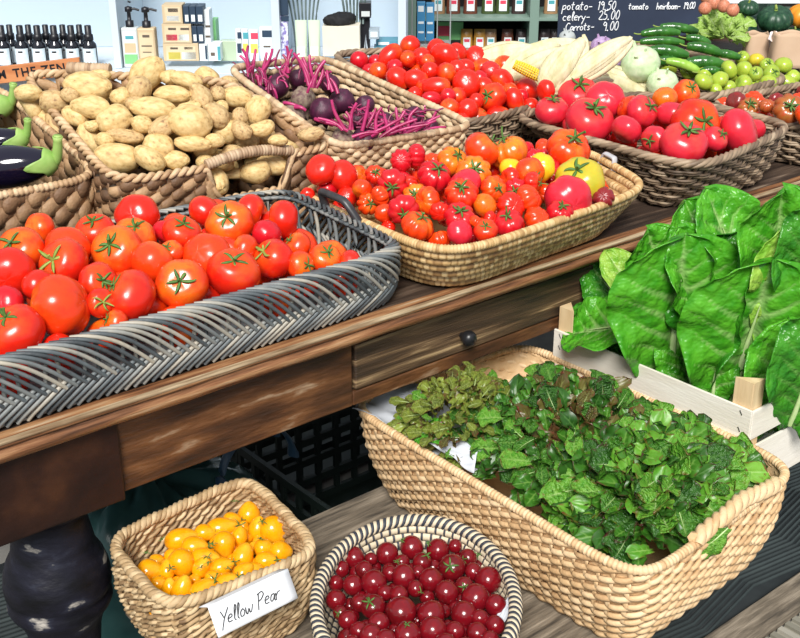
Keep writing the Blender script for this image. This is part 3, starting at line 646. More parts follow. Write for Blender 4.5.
# --- pink tomatoes ---
K = [(546,90,20,'red'),(552,111,33,'pink',0,(552,97)),(578,95,40,'pink',0,(578,84)),(606,101,38,'pink'),(589,120,46,'pink',0,(594,107)),(627,130,31,'pink'),(642,111,32,'pink',0,(653,106)),(673,115,32,'pink'),(695,124,48,'red','soft',(704,124)),
(655,139,27,'pink',0,(644,143)),(684,143,46,'pink',0,(687,129)),(739,132,43,'pink','pinkt'),(665,98,24,'org2','soft'),(686,93,27,'orange','soft',(692,88)),(715,139,26,'pink'),(628,108,24,'red'),(570,128,22,'pink')]
pile(pink, K, 'tomato', 'big pink tomato basket', 'large pink tomatoes in the willow basket', 'pink_tomato', .035, .012, 4, 'pinkt', lim=.035, k=.8, bt=.02, lower=(26, .034, ['red', 'pink'], .055), seedo=3)
D = [(736,101,19,'maroon','soft'),(722,108,20,'orange','rib'),(749,109,24,'brown','rib',(748,104)),(763,118,16,'orange','rib'),(789,110,30,'brown','rib',(786,107)),(776,122,18,'orange','rib'),(792,125,20,'brown','rib'),(767,106,15,'brown','rib'),(806,116,26,'orange','rib')]
pile(dkb, D, 'tomato', 'rightmost brown tomato basket', 'brown tomatoes at the right edge', 'dark_tomato', .02, .02, 3, 'rib', lim=.04, lower=(24, .026, ['orange', 'brown', 'maroon'], .04), seedo=4)
GT = [(704,82,18),(719,80,17),(716,90,12),(729,70,18),(744,70,17),(729,87,14),(743,84,19),(756,61,16,'ygreen'),(756,74,14),(753,90,17),(767,65,14),(771,73,17),(768,83,17),(783,65,17),(766,95,12),(781,95,15,'ygreen'),(786,84,19),(793,77,14),(797,88,14),(807,72,16),(734,96,13),(742,58,14)]
GT = [q if len(q) > 3 else q+('green',) for q in GT]
pile(grn, GT, 'tomato', 'green tomato heap', 'green tomatoes at the upper right', 'green_tomato', .02, .025, 4, 'beef', lim=.04, lower=(22, .026, ['green'], .04), seedo=5)
# --- potatoes ---
M_pot = mat('potato_skin', [(.30, (.36, .21, .08)), (.42, (.62, .42, .17)), (.6, (.74, .54, .25)), (.8, (.80, .64, .35))], 3.2, rough=.55, bump=.25, bscale=30, detail=9)
M_pot2 = mat('potato_skin_brown', [(.30, (.24, .13, .06)), (.45, (.52, .34, .15)), (.7, (.68, .50, .25))], 3.5, rough=.6, bump=.3, bscale=30, detail=9)
for i in range(7):
    rr = random.Random(100+i); ph = [rr.random()*6.28 for _ in range(6)]; bend = rr.uniform(-.25, .25)
    eyes = [(rr.uniform(-.7, .7), rr.uniform(0, 6.28)) for _ in range(5)]
    def pf(th, p, ph=ph):
        k = 1+.05*math.sin(2*p+ph[0]+2*th)+.045*math.sin(3*th+ph[1]+p)+.03*math.sin(5*p+ph[2]-4*th)
        return math.sin(th)**.85*k*(1+.10*math.cos(th+ph[3])), math.cos(th)*(1+.03*math.sin(3*p+ph[4]))
    mb = ball(pf, 26, 18); V = mb.v[0]; V[:, 0] += bend*(V[:, 2]**2)
    for e, p in eyes:
        c = np.array([math.sqrt(1-e*e)*math.cos(p), math.sqrt(1-e*e)*math.sin(p), e]); d = np.linalg.norm(V-c, axis=1); V *= (1-.08*np.exp(-(d/.16)**2))[:, None]
    MM['pot', i] = mb.mesh('potato_mesh', M_pot2 if i in (2, 5) else M_pot)
# px,py,w,h,angle
PT = [(88,87,50,27,-8),(91,107,43,22,-8),(54,102,30,23,-10),(28,93,28,17,0),(32,106,28,20,-50),(61,128,48,25,-60),(75,117,28,20,-30),(114,119,37,27,10),(121,97,22,18,0),(139,90,28,25,60),(147,74,42,27,40),(172,94,38,19,-3),(201,97,32,20,-60),
(186,80,34,17,-15),(207,78,26,20,-10),(169,77,20,14,0),(218,94,16,14,60),(153,109,46,21,-5),(90,139,34,27,-55),(125,136,37,15,-8),(117,159,46,31,-5),(159,146,33,24,-25),(149,159,34,22,-35),(163,127,32,19,30),(190,123,44,32,-10),(193,144,37,17,-5),
(216,115,30,22,-40),(226,132,26,22,20),(238,97,32,19,-15),(258,111,30,25,70),(240,116,18,15,80),(221,108,16,13,40),(262,129,26,18,10),(241,130,24,17,-40),(221,167,34,19,12),(255,161,24,17,50),(236,174,24,10,10),(311,134,27,13,8),(142,124,22,16,-20),(92,126,16,13,0),(70,95,20,15,-10),
(105,140,20,16,0),(175,160,30,17,-5),(205,150,24,16,10),(135,104,20,15,0),(45,118,24,16,-40),(190,108,24,15,10),(228,83,20,14,0),(100,76,22,13,0),(215,141,20,14,0),(176,137,20,14,10),(233,153,24,15,5),(206,162,20,14,0),(278,140,20,12,0)]
items = []
for (x, y, w, h, a) in PT:
    if (x, y) in ((221,167),(255,161),(236,174)): p = W(x, y, .985); p = p
    else: p = heap_point(pot, x, y, .05, .004)
    s_ = depth(p)/F; items.append(dict(px=x, py=y, p=p, r=(w*.35+h*.65)/2*s_, w=w, h=h, a=a, look='large pale potato' if w > 40 else ('small potato' if w < 22 else 'yellow potato')))
relax(items, lim=.05, k=.80)
for i, o in enumerate(items):
    s_ = depth(o['p'])/F; a = math.radians(o['a']); dd = math.cos(a)*rt+math.sin(a)*up+fw*R_.uniform(-.2, .2)
    o['obj'] = inst('potato', MM['pot', i % 7], o['p'], rmat(dd, R_.random()*6), (o['h']/2*s_, o['h']/2*s_, o['w']/2*s_))
label_rows(items, 7, 'the potato basket', 'potatoes in the brown plaited basket', 'potato')
cnt = 0; low = []
for _ in range(4000):
    if cnt > 38: break
    a, b = R_.uniform(-.86, .86), R_.uniform(-.86, .86); q = pot.bil(pot.R, a, b); q[2] += .05*(1-a*a)*(1-b*b)-.055*R_.uniform(.8, 1.2)
    if all(np.linalg.norm(q-o['p']) > o['r']+.023 for o in items) and all(np.linalg.norm(q-l) > .046 for l in low):
        low.append(q); cnt += 1; o = inst('potato', MM['pot', cnt % 7], q, rmat((R_.uniform(-1, 1), R_.uniform(-1, 1), .2), 0), (.023, .023, .032)); tag(o, 'potato lying low in the brown basket, mostly hidden under the others', 'potato', 'potatoes, lower layer')
# --- beetroot with stems ---
M_bt = mat('beet_skin', [(.3, (.035, .006, .022)), (.7, (.10, .014, .05))], 3, rough=.45, bump=.2, bscale=20)
M_bt2 = mat('beet_skin_earthy', [(.3, (.12, .05, .06)), (.55, (.26, .19, .14)), (.8, (.36, .30, .22))], 3, rough=.7, bump=.3, bscale=20)
M_stem = mat('beet_stem', [(.3, (.28, .012, .07)), (.7, (.55, .04, .19))], 40, rough=.35)
M_stemd = mat('beet_stem_dark', [(.3, (.10, .008, .035)), (.7, (.30, .02, .10))], 40, rough=.4)
def bprof(th, p): return (math.sin(th)**.9*(1+.02*math.sin(3*p)), math.cos(th)*.92-(.0 if th < 2.6 else .9*((th-2.6)/.54)**2)+(.12 if th < .25 else 0))
bm1 = ball(bprof, 26, 22).mesh('beet_mesh', M_bt); bm2 = ball(bprof, 26, 22).mesh('beet_mesh', M_bt2)
BT = [(260,98,24,0,(.1,.9)),(277,86,25,0,(.2,.9)),(298,79,20,0,(.3,.9)),(303,99,25,1,(-.2,.9)),(292,118,27,1,(.6,.6)),(323,111,28,0,(-.1,.6)),(342,101,26,0,(.4,.7)),(343,138,23,1,(.1,.6)),(365,140,27,0,(.1,.5)),(385,122,20,0,(.1,.5)),(414,117,22,0,(-.5,.5)),(330,84,20,0,(0,.9)),(358,120,20,0,(0,.8)),(398,132,20,0,(-.3,.4)),(430,127,18,0,(-.6,.3)),(365,105,20,0,(-.3,.6))]
items = []
for (x, y, d, e, ax) in BT:
    p = heap_point(beet, x, y, .0, -.02); items.append(dict(px=x, py=y, p=p, r=d/2*depth(p)/F, e=e, ax=ax, look='earthy greyish beetroot' if e else 'dark purple beetroot'))
relax(items, lim=.05, k=.86)
for i, o in enumerate(items): o['obj'] = inst('beetroot', bm2 if o['e'] else bm1, o['p'], rmat(cdir(*o['ax']), R_.random()*6), o['r'])
label_rows(items, 4, 'the beetroot basket', 'beetroots with cut stems', 'beetroot')
def stem(x0, y0, x1, y1, w=3.2, dk=0):
    z0 = heap_point(beet, x0, y0, 0, .012); k = depth(z0)/F
    L = math.hypot(x1-x0, y1-y0); p1 = z0+((x1-x0)*rt-(y1-y0)*up)*k-fw*.25*L*k*R_.uniform(-.3, 1)
    s_ = np.linspace(0, 1, 7)[:, None]; P = z0*(1-s_)+p1*s_+np.sin(s_*math.pi)*np.array([R_.uniform(-1, 1), R_.uniform(-1, 1), .5])*.006
    b = min(items, key=lambda o: np.linalg.norm(o['p']-z0)); mb = MB(); r = w/2*k
    mb.tube(P, np.linspace(r*1.25, r*.8, 7), 7); o = bpy.data.objects.new('stem', mb.mesh('stem', M_stemd if dk else M_stem)); COL.objects.link(o)
    o.parent = b['obj']; o.matrix_parent_inverse = (b['obj'].matrix_basis).inverted()
ST = [(250,72,243,50),(251,73,249,47),(252,74,256,50),(248,72,240,56),(260,74,273,50),(262,74,267,53),(264,75,276,58),(286,72,287,47),(288,73,292,50),(284,72,283,55),(258,76,272,104),(262,78,280,107,4),(256,74,262,95),(270,84,277,98),(309,86,294,54,3.5),(311,86,301,60),(306,82,303,58),
(313,88,325,61,4.5),(316,88,322,64),(314,82,310,56),(320,82,331,72),(329,90,325,72),(333,92,327,70),(338,94,330,78),(295,107,306,111,4),(284,103,300,107),(315,119,333,126),(345,130,332,101,3.6),(343,130,318,118,3.4),(348,131,326,123),(352,130,357,104,3.6),(350,130,346,112),(362,131,369,101,3.4),(366,128,376,108),(370,126,366,110),(376,130,382,108,3.5),
(372,136,400,120,3.6),(380,138,417,119,3.6),(388,136,381,110),(392,136,405,112),(385,136,428,125,3.2),(396,138,436,122),(400,128,396,108),(408,126,418,108),(405,132,380,120),(412,134,440,116),(420,132,402,112),(426,130,436,112),(390,130,370,114),(360,138,385,128),(352,137,378,133,3),(418,134,446,128,3)]
for q in ST: stem(*q)
for i in range(56):
    x = R_.uniform(345, 438); y = R_.uniform(110, 137); a = R_.uniform(0, 6.28); l = R_.uniform(10, 26); stem(x, y, x+l*math.cos(a), y-abs(l*.5*math.sin(a)), R_.uniform(1.5, 2.8), R_.random() < .7)
for i in range(40):
    x = R_.uniform(236, 330); y = R_.uniform(66, 96); a = R_.uniform(.6, 2.5); l = R_.uniform(8, 20); stem(x, y, x+l*math.cos(a), y-l*math.sin(a), R_.uniform(1.5, 2.6), R_.random() < .7)
# --- aubergines ---
M_aub = flat('aubergine_skin', (.006, .004, .016), .12, coat=.6); M_aubc = mat('aubergine_cap', [(.3, (.20, .38, .07)), (.7, (.42, .58, .18))], 20, rough=.5)
def aubergine(px, py, ang, ln, dia, z, label, capdir=(1, .2)):
    p = W(px, py, z); k = depth(p)/F; L = ln*k; D = dia*k; a = math.radians(ang); ax = (math.cos(a)*rt+math.sin(a)*(up*.8)); ax /= np.linalg.norm(ax)
    def pf(th, ph): return math.sin(th)**.8*(1-.22*math.cos(th))*.5*D*(1+.01*math.sin(5*ph)), math.cos(th)*L*.5
    mb = ball(pf, 32, 26); ob = inst('aubergine', mb.mesh('aubergine', M_aub), p, rmat(ax, 0), 1); tag(ob, label, 'aubergine', 'aubergines in the left basket')
    mb = MB(); n = 40; G = np.zeros((n, 8, 3))
    for i in range(n):
        ph = 2*math.pi*i/n; reach = .24+.17*max(0, math.sin(2.5*ph))**2
        for j in range(8):
            th = reach*3.0*(j+.0)/7+.02; r, z_ = pf(th, ph); G[i, j] = ((r+.0022*(1+.8*(j == 7)))*math.cos(ph), (r+.0022)*math.sin(ph), z_+.0025)
    mb.grid(G, closed_u=True)
    v_ = np.array(rmat(ax, 0).transposed() @ Vector((capdir[0]*.3, 0, 1))); s_ = np.linspace(0, 1, 10); P = np.stack([0*s_, 0*s_, L*.5-.004+.32*D*s_], -1)+v_[None]*(.60*D*s_**1.6)[:, None]; mb.tube(P, (.085*D*(1.5-.6*s_))*(1+.35*(s_ > .93)), 10)
    c = inst('calyx', mb.mesh('calyx', M_aubc), (0, 0, 0), Matrix.Identity(3), 1, ob); so = c.modifiers.new('thick', 'SOLIDIFY'); so.thickness = .0018
aubergine(14, 166, 8, 84, 42, 1.035, 'large glossy purple aubergine with green cap nearest the basket front', (-.9, .3))
aubergine(-6, 143, 12, 66, 30, 1.06, 'dark purple aubergine lying behind the front one', (-.8, .2))
aubergine(-26, 112, 15, 76, 32, 1.09, 'aubergine at the back with only its green stalk in the frame', (-.6, .3))
for i, (x, y, z, a_) in enumerate(((.62, 2.08, .905, .2), (.66, 2.20, .905, -.1), (.63, 2.33, .905, .1), (.62, 2.12, .965, -.15), (.64, 2.27, .965, .2), (.66, 2.38, .965, 0))):
    ob = inst('aubergine', bpy.data.objects['aubergine'].data, (x, y, z), rmat((1, a_, .05), i), .92); tag(ob, 'aubergine in the lower layer of the left basket, hidden under the others', 'aubergine', 'aubergines, lower layer')
    c_ = inst('calyx', bpy.data.objects['aubergine'].children[0].data, (0, 0, 0), Matrix.Identity(3), 1, ob)
# --- cucumbers, kohlrabi, corn ---
M_cuc = mat('cucumber_skin', [(.3, (.012, .07, .010)), (.7, (.05, .20, .025))], 30, (1, 1, 1), .25, .3, 60, coat=.3)
M_cucl = mat('cucumber_light', [(.3, (.20, .42, .04)), (.7, (.36, .56, .09))], 20, rough=.3)
def cucumber(x0, y0, x1, y1, w, z, lt, label):
    p = W((x0+x1)/2, (y0+y1)/2, z); k = depth(p)/F; a = -((x1-x0)/2*rt-(y1-y0)/2*up)*k; b = -a
    s_ = np.linspace(0, 1, 26); P = p+a*(1-s_)[:, None]+b*s_[:, None]+np.array([0, 0, .006])*np.sin(s_*math.pi)[:, None]
    r = w/2*k*np.clip(np.sin(math.pi*np.clip(s_*.94+.03, 0, 1))**.28, .12, 1)*(1+.03*np.sin(s_*40)); mb = MB(); mb.tube(P, r, 12)
    t = thing('cucumber', p, label, 'cucumber', 'cucumbers behind the kohlrabi'); part('cucumber_body', mb, M_cucl if lt else M_cuc, t)
    mb = MB(); e = P[0]; d = (P[0]-P[3]); d /= np.linalg.norm(d); q = np.linspace(0, 1, 5)[:, None]; mb.tube(e+d*q*.022+np.array([0, 0, .006])*q**2, .0022, 6); part('stalk', mb, M_cal2, t)
CU = [(641,34,680,33,9.5,1.045,0,'cucumber on the top left of the pile below the chalkboard'),(660,27,698,32,9.5,1.05,0,'topmost cucumber of the pile, touching the chalkboard'),(640,42,684,43,9,1.035,0,'cucumber lying second from the top on the left'),(650,50,688,56,12,1.025,0,'thick cucumber in the middle left of the pile'),(687,46,722,54,11,1.03,0,'cucumber on the right pointing towards the lettuce'),
(686,63,724,65,13,1.005,0,'fat dark cucumber at the bottom right of the pile'),(666,61,700,72,10,1.0,1,'pale green cucumber at the bottom of the pile'),(686,38,710,44,9,1.04,0,'short cucumber in the gap by the pale lettuce'),(712,54,740,58,9,1.01,0,'small dark cucumber beside the green tomatoes'),(654,62,680,63,11,1.0,0,'cucumber right behind the pale kohlrabi'),(700,72,722,73,9,.99,0,'cucumber end under the others by the basket rim')]
for c in CU: cucumber(*c)
M_koh = mat('kohlrabi_pale', [(.3, (.46, .62, .34)), (.7, (.64, .76, .50))], 4, rough=.5, bump=.1); M_kohp = mat('kohlrabi_purple', [(.3, (.30, .16, .36)), (.7, (.52, .40, .58))], 4, rough=.5)
def kohlrabi(px, py, d, z, m, label, n=3):
    p = W(px, py, z); r = d/2*depth(p)/F
    def pf(th, ph): return math.sin(th)**.9*(1+.03*math.sin(3*ph))*(1-.03*abs(math.sin(6*th))), math.cos(th)*.86
    ob = inst('kohlrabi', ball(pf, 30, 22).mesh('kohlrabi', m), p, rmat(cdir(-.2, .7), 0), r); tag(ob, label, 'kohlrabi')
    rr = random.Random(px)
    for i in range(n):
        a = i*2.4; th = .35+.13*i; s_ = np.linspace(0, 1, 6); d0 = np.array([math.sin(th)*math.cos(a), math.sin(th)*math.sin(a), math.cos(th)*.86]); nn = d0/np.linalg.norm(d0)+np.array([0, 0, .8])
        mb = MB(); mb.tube(d0*.96+nn*(s_[:, None]*rr.uniform(.12, .28)), .13*(1-.35*s_), 8, r2=.07*(1-.2*s_)); inst('leaf_stub', mb.mesh('leaf_stub', m), (0, 0, 0), Matrix.Identity(3), 1, ob)
kohlrabi(640, 64, 40, 1.05, M_koh, 'large pale green kohlrabi lying on top beside the corn husks'); kohlrabi(662, 84, 32, 1.01, M_koh, 'smaller pale green kohlrabi in front of the large one'); kohlrabi(602, 48, 25, 1.07, M_kohp, 'purple kohlrabi with stubs standing behind the corn'); kohlrabi(619, 60, 18, 1.05, M_kohp, 'small purple kohlrabi half hidden by the corn husk tip'); 
kohlrabi(567, 38, 17, 1.06, flat('grey_veg', (.42, .45, .45), .6), 'small greyish bulb standing under the chalkboard left corner')
M_husk = mat('corn_husk', [(.3, (.46, .44, .20)), (.5, (.64, .58, .36)), (.75, (.76, .70, .50))], 12, (3, 3, 1), rough=.6, bump=.6, bscale=60); M_kern = flat('corn_kernels', (.86, .60, .05), .3)
def husk(P, w, mb, seed, ruff=.1, flatn=.35):
    n = len(P); s_ = np.linspace(0, 1, n); T = np.gradient(P, axis=0); T /= np.linalg.norm(T, axis=1, keepdims=True); A = np.cross(T, -fw); A /= np.linalg.norm(A, axis=1, keepdims=True); B = np.cross(A, T)
    rr = random.Random(seed); m = 9; G = np.zeros((n, m, 3)); ww = w*np.sin(math.pi*np.clip(.10+.88*s_, 0, 1))**.75
    for j in range(m):
        v = (j/(m-1)-.5)*2; G[:, j] = P+A*(ww*v)[:, None]+B*(ww*(flatn*(1-v*v)*(1 if np.dot(B[0], -fw) > 0 else -1))+.10*ww*np.sin(v*9+seed))[:, None]
    mb.grid(G)
def corn_cob(x0, y0, x1, y1, w, z, label, kern=None, seed=1, zt=None):
    p0 = W(x0, y0, z); k = depth(p0)/F; p1 = p0+((x1-x0)*rt-(y1-y0)*up)*k; s_ = np.linspace(0, 1, 16)
    t = thing('corn_cob', (p0+p1)/2, label, 'corn', 'corn cobs in husks')
    r = w/2*k; mid = p0*.5+p1*.5
    for q in range(5):
        a = (q-2)*.42; e = p1+rt*R_.uniform(-.3, .3)*r+up*R_.uniform(-.5, .5)*r
        P = p0*(1-s_)[:, None]+e*s_[:, None]+(np.cross((p1-p0)/np.linalg.norm(p1-p0), fw)*r*a)[None]*np.sin(math.pi*s_)[:, None]**.6-fw*(r*.25*(2-abs(q-2)))*np.sin(math.pi*s_)[:, None]
        mb = MB(); husk(P, r*.66, mb, seed+q); o = part('husk', mb, M_husk, t); o.modifiers.new('thick', 'SOLIDIFY').thickness = .0012
    mb = MB(); mb.tube(p0*(1-s_)[:, None]*1+p1*s_[:, None], r*.66*np.sin(math.pi*np.clip(s_*.9+.05, 0, 1))**.4, 12); part('core', mb, M_husk, t)
    if kern:
        mb = MB(); a0 = W(kern[0], kern[1], z+.030); kk = depth(a0)/F; a1 = a0+((kern[2]-kern[0])*rt-(kern[3]-kern[1])*up)*kk; L = np.linalg.norm(a1-a0); n = int(L/.006); R = kern[4]/2*kk
        T = (a1-a0)/L; A = np.cross(T, fw); A /= np.linalg.norm(A); B = np.cross(T, A)
        for i in range(n):
            f = (i+.5)/n; rc = R*math.sin(math.pi*(.12+.76*f))**.35
            for j in range(14):
                an = 2*math.pi*j/14; c = a0+T*L*f+A*math.cos(an)*rc+B*math.sin(an)*rc; nd = A*math.cos(an)+B*math.sin(an)
                mb.tube(np.array([c-nd*.002, c+nd*.0012, c+nd*.0022]), [.0033, .0031, .0012], 5, ref=T)
        part('kernels', mb, M_kern, t)
corn_cob(500,84,560,52,26,1.02,'leftmost corn cob, its yellow kernels showing through opened husk',(545,79,514,64,11),1)
corn_cob(545,92,583,40,30,1.03,'upright pale corn husk in the middle of the corn heap',(580,70,577,52,8),2)
corn_cob(565,84,631,38,17,1.05,'corn cob whose long pointed husk reaches up towards the chalkboard',None,3)
corn_cob(575,72,652,96,26,1.03,'pale corn cob lying across the front, ending by the kohlrabi',None,4)
corn_cob(470,62,540,50,20,1.045,'pale corn cob at the back left of the heap near the shelf',None,5)
corn_cob(530,70,590,62,22,1.01,'pale corn cob buried in the middle of the heap',None,6)
corn_cob(540,98,610,80,24,.99,'pale corn cob low behind the pink tomatoes',None,7)
corn_cob(520,58,585,48,20,1.045,'pale corn cob at the back rim under the chalkboard',None,8)

# ------------------------------------------------------------------ lower level baskets
# yellow pear basket
zr = .588
yR = [W(168, 612, zr), W(322, 553, zr), W(248, 478, zr), W(106, 542, zr)]
yB = shrink(yR, BZ+.004, .84)
pear = Basket(yR, yB, 5.5, .012)
t_ = thing('square_basket', pear.center(), 'rough seagrass square basket of yellow pear tomatoes at the lower left', 'basket')
mb = MB(); rr = random.Random(31); rows = 10; st = int(pear.L/.016); st += st % 2
for k in range(rows):
    n = st*6; u = np.arange(n)/n
    for q in range(3):
        ph = math.pi*st*u*.5+math.pi*k*.5+q*2*math.pi/3; tv = np.array([rr.random() for _ in range(st+1)])
        t = .03+.95*(k+.5)/rows+.052*np.sin(ph)+.010*np.sin(u*60+k); P, _ = pear.S(u, t, .0045*np.cos(ph)+.0015*np.sin(u*170+k*3+q)); mb.tube(P, .0036, 5, True, t=tv[(u*st).astype(int)])
part('braided_body', mb, M_sea, t_); pear.liner(M_sea, t_, .002, 0, .97); pear.base(M_sea, t_); pear.rope(.0075, M_sea, t_, .030, 3, t=1.02, wob=.15)
Yp = [(150,572,23,1.05,0),(182,539,20,1.55,12),(195,547,19,1.3,0),(222,528,19,1.55,8),(249,513,20,1.05,90),(258,528,17,1.3,80),(274,531,24,1.15,-60),(224,545,20,1.25,-80),(239,536,15,1.2,80),(182,564,23,1.2,-70),(167,570,14,1.4,90),(205,558,18,1.6,0),(202,567,16,1.3,60),(222,567,17,1.35,20),
(243,556,19,1.3,70),(264,548,17,1.05,0),(281,552,20,1.05,0),(266,561,17,1.2,10),(244,572,17,1.2,40),(227,583,19,1.2,30),(204,592,24,1.15,50),(182,589,19,1.45,70),(170,588,15,1.3,90),(143,586,17,1.4,-70),(160,609,19,1.05,0),(187,607,17,1.4,-10),(159,584,14,1.2,0),(174,617,14,1.2,0),(205,533,16,1.2,0),(285,567,13,1.2,0),(255,570,14,1.2,0),(214,578,14,1.2,0),(232,520,14,1.2,0)]
def teardrop(th, ph): c = math.cos(th); return math.sin(th)*(1-.20*c-.08*c*c), c
variants('pear', 2, lambda i: ball(teardrop, 22, 16))
Yd = [(x, y, d*1.1, 'gold', 'pear', None, (e, a)) for x, y, d, e, a in Yp]
its = pile(pear, Yd, 'pear tomato', 'square seagrass basket', 'yellow pear tomatoes', 'pear_tomato', .012, -.042, 6, 'pear', lim=.02, calk='c', k=.72, lower=(60, .012, ['gold'], .015), seedo=6)
for (x, y) in ((146,560),(215,549),(200,574),(235,508),(258,545),(262,527),(210,570),(170,572),(192,600),(230,575),(150,596),(166,545)):
    p = heap_point(pear, x, y, .012, -.030); tag(inst('loose_calyx', CAL['t', x % 5], p, rmat((R_.uniform(-.5, .5), R_.uniform(-.5, .5), 1), R_.random()*6), .016), 'loose green stalk lying among the yellow pear tomatoes', 'stalk', 'loose stalks in the yellow basket')
# card
cd = thing('price_card', W(245, 590, zr+.01), 'folded white paper card reading Yellow Pear over the front rim', 'card')
c00 = W(203, 603, zr+.0215); c10 = W(283, 565, zr+.0215); dx = (c10-c00); n_ = np.array([dx[1], -dx[0], 0]); n_ /= np.linalg.norm(n_)
dn = np.array([0, 0, -1])*.86+n_*.5; dn /= np.linalg.norm(dn); Hc = .0465
c00 = c00+n_*.012; c10 = c10+n_*.012
mb = MB(); s_ = np.linspace(0, 1, 8); G = np.array([[c00+dx*a+dn*Hc*b for b in s_] for a in s_]); mb.grid(G)
bk_ = np.array([0, 0, -1])*.5-n_*.86; G = np.array([[c00+dx*a+bk_*.03*b for b in s_] for a in s_]); mb.grid(G)
o = part('paper', mb, flat('card_white', (.86, .88, .92), .6), cd); o.modifiers.new('thick', 'SOLIDIFY').thickness = .0006
# handwriting: single-stroke letters in a unit box (x right, y up)
GL = {'Y':[[(0,1),(.28,.5)],[(.62,1.05),(.28,.45),(.1,-.25)]],'e':[[(.05,.3),(.42,.36),(.38,.52),(.2,.56),(.05,.35),(.12,.06),(.42,.1)]],'l':[[(.12,.2),(.3,.9),(.2,1.05),(.12,.8),(.12,.1),(.26,0)]],'o':[[(.25,.52),(.05,.35),(.1,.05),(.32,.02),(.44,.3),(.25,.52)]],'w':[[(.02,.5),(.08,.05),(.2,.02),(.3,.42),(.36,.04),(.5,.06),(.62,.5)]],
 'P':[[(.1,1.0),(.06,-.1)],[(0,.92),(.4,1.05),(.55,.8),(.3,.5),(.08,.48)]],'a':[[(.4,.5),(.15,.5),(.05,.2),(.18,.02),(.36,.2),(.42,.5),(.4,.1),(.5,0)]],'r':[[(.05,.5),(.1,0)],[(.1,.28),(.25,.5),(.42,.5)]],'p':[[(.06,.5),(.02,-.45)],[(.06,.4),(.28,.54),(.42,.35),(.3,.06),(.06,.06)]],'t':[[(.2,.9),(.14,.1),(.3,.0)],[(.0,.56),(.38,.6)]],'c':[[(.4,.44),(.2,.54),(.05,.3),(.14,.04),(.4,.06)]],
 'y':[[(.02,.5),(.1,.2),(.26,.2)],[(.42,.52),(.26,.1),(.1,-.4)]],'C':[[(.55,.85),(.3,1),(.05,.6),(.1,.15),(.35,0),(.58,.12)]],'s':[[(.36,.46),(.15,.54),(.08,.38),(.32,.2),(.25,.02),(.02,.06)]],'h':[[(.08,1),(.06,0)],[(.06,.32),(.26,.52),(.36,.35),(.38,0)]],'i':[[(.12,.5),(.12,.0)],[(.13,.74),(.14,.78)]],'m':[[(.03,.5),(.05,0)],[(.05,.35),(.18,.52),(.26,.35),(.26,0)],[(.26,.35),(.4,.52),(.5,.35),(.52,0)]],
 '-':[[(.05,.35),(.42,.37)]],'1':[[(.1,.8),(.2,1),(.16,0)]],'9':[[(.42,.72),(.2,.98),(.05,.7),(.22,.5),(.42,.75),(.38,.0)]],'.':[[(.04,.02),(.10,.08),(.14,.0),(.06,.0)]],'5':[[(.45,1),(.12,.98),(.1,.58),(.35,.6),(.44,.25),(.25,.0),(.03,.08)]],'0':[[(.25,1),(.06,.6),(.12,.08),(.32,.02),(.46,.45),(.38,.9),(.25,1)]],'2':[[(.05,.8),(.25,1),(.42,.78),(.3,.45),(.02,.02),(.48,.04)]]}
WID = {'w':.72,'m':.66,'l':.32,'i':.26,'.':.34,'1':.34,'P':.64,'Y':.6,'C':.66,'r':.46}
def writing(text, o, ex, ey, nrm, h, rad, m, parent, slant=.25, name='lettering', gap=1.0):
    mb = MB(); x = 0
    for ch in text:
        if ch == ' ': x += .4; continue
        for stk in GL[ch]:
            P = np.array(stk, float); 
            if len(P) > 2: # smooth
                tt = np.arange(len(P)); ti = np.linspace(0, len(P)-1, len(P)*4); Q = np.stack([np.interp(ti, tt, P[:, 0]), np.interp(ti, tt, P[:, 1])], -1)
                for _ in range(2): Q[1:-1] = .25*Q[:-2]+.5*Q[1:-1]+.25*Q[2:]
                P = Q
            Q = np.array([o+ex*h*((x+a+slant*b))+ey*h*b+nrm*rad*.3 for a, b in P]); mb.tube(Q, rad, 5, ref=nrm, r2=rad)
        x += WID.get(ch, .54)*gap
    return part(name, mb, m, parent)
ex = dx/np.linalg.norm(dx); ey = -dn; nr = np.cross(ex, ey)
if nr@(-fw) < 0: nr = -nr
writing('Yellow Pear', c00+dx*.06+dn*Hc*.74+nr*.0016, ex, ey, nr, .021, .00078, M_black, cd, .3, gap=.86)

# cherry tomato basket
zc = .553
L_, R__, T_ = W(317, 597, zc), W(515, 597, zc), W(416, 520, zc); Cc = (L_+R__)/2; va = (R__-L_)/2; vb = T_-Cc
cRq = [Cc-va-vb, Cc+va-vb, Cc+va+vb, Cc-va+vb]; cBq = shrink(cRq, BZ+.003, .78)
chb = Basket(cRq, cBq, 2.0, .012)
t_ = thing('round_basket', chb.center(), 'round black and tan striped coil basket of dark red cherry tomatoes', 'basket')
mb = MB(); rows = 7
for k in range(rows):
    w = int(chb.L/.0165); n = w*8; u = np.arange(n)/n; f = ((np.arange(n)+(4 if k % 2 else 0)) % 8)
    P, _ = chb.S(u, .03+.9*(k+.5)/rows); rad = np.where(f == 0, .0092, .0080)
    mb.tube(P, rad, 8, True, t=np.where(f <= 1, .1, .75), r2=rad)
part('coiled_body', mb, M_strp, t_)
mb = MB(); P, _ = chb.S(np.arange(300)/300, .04, .002)
for k in range(rows+1): P, _ = chb.S(np.arange(300)/300, .03+.9*k/rows, .0); mb.tube(P, .0052, 5, True, t=.1)
part('dark_binding', mb, M_strp, t_)
mb = MB(); w = int(chb.L/.0125); n = w*12; v = np.arange(n)/n; P, N = chb.S(v, 1.0)
ns = 2
for k in range(4):
    ph = 2*math.pi*w*v*.5+k*math.pi/2; Q = P+N*(np.cos(ph)*.0062)[:, None]+np.array([0, 0, 1])*(np.sin(ph)*.0062)[:, None]; mb.tube(Q, .0046, 6, True, t=.1 if k % 2 else .75)
part('rim', mb, M_strp, t_); chb.base(M_strp, t_)
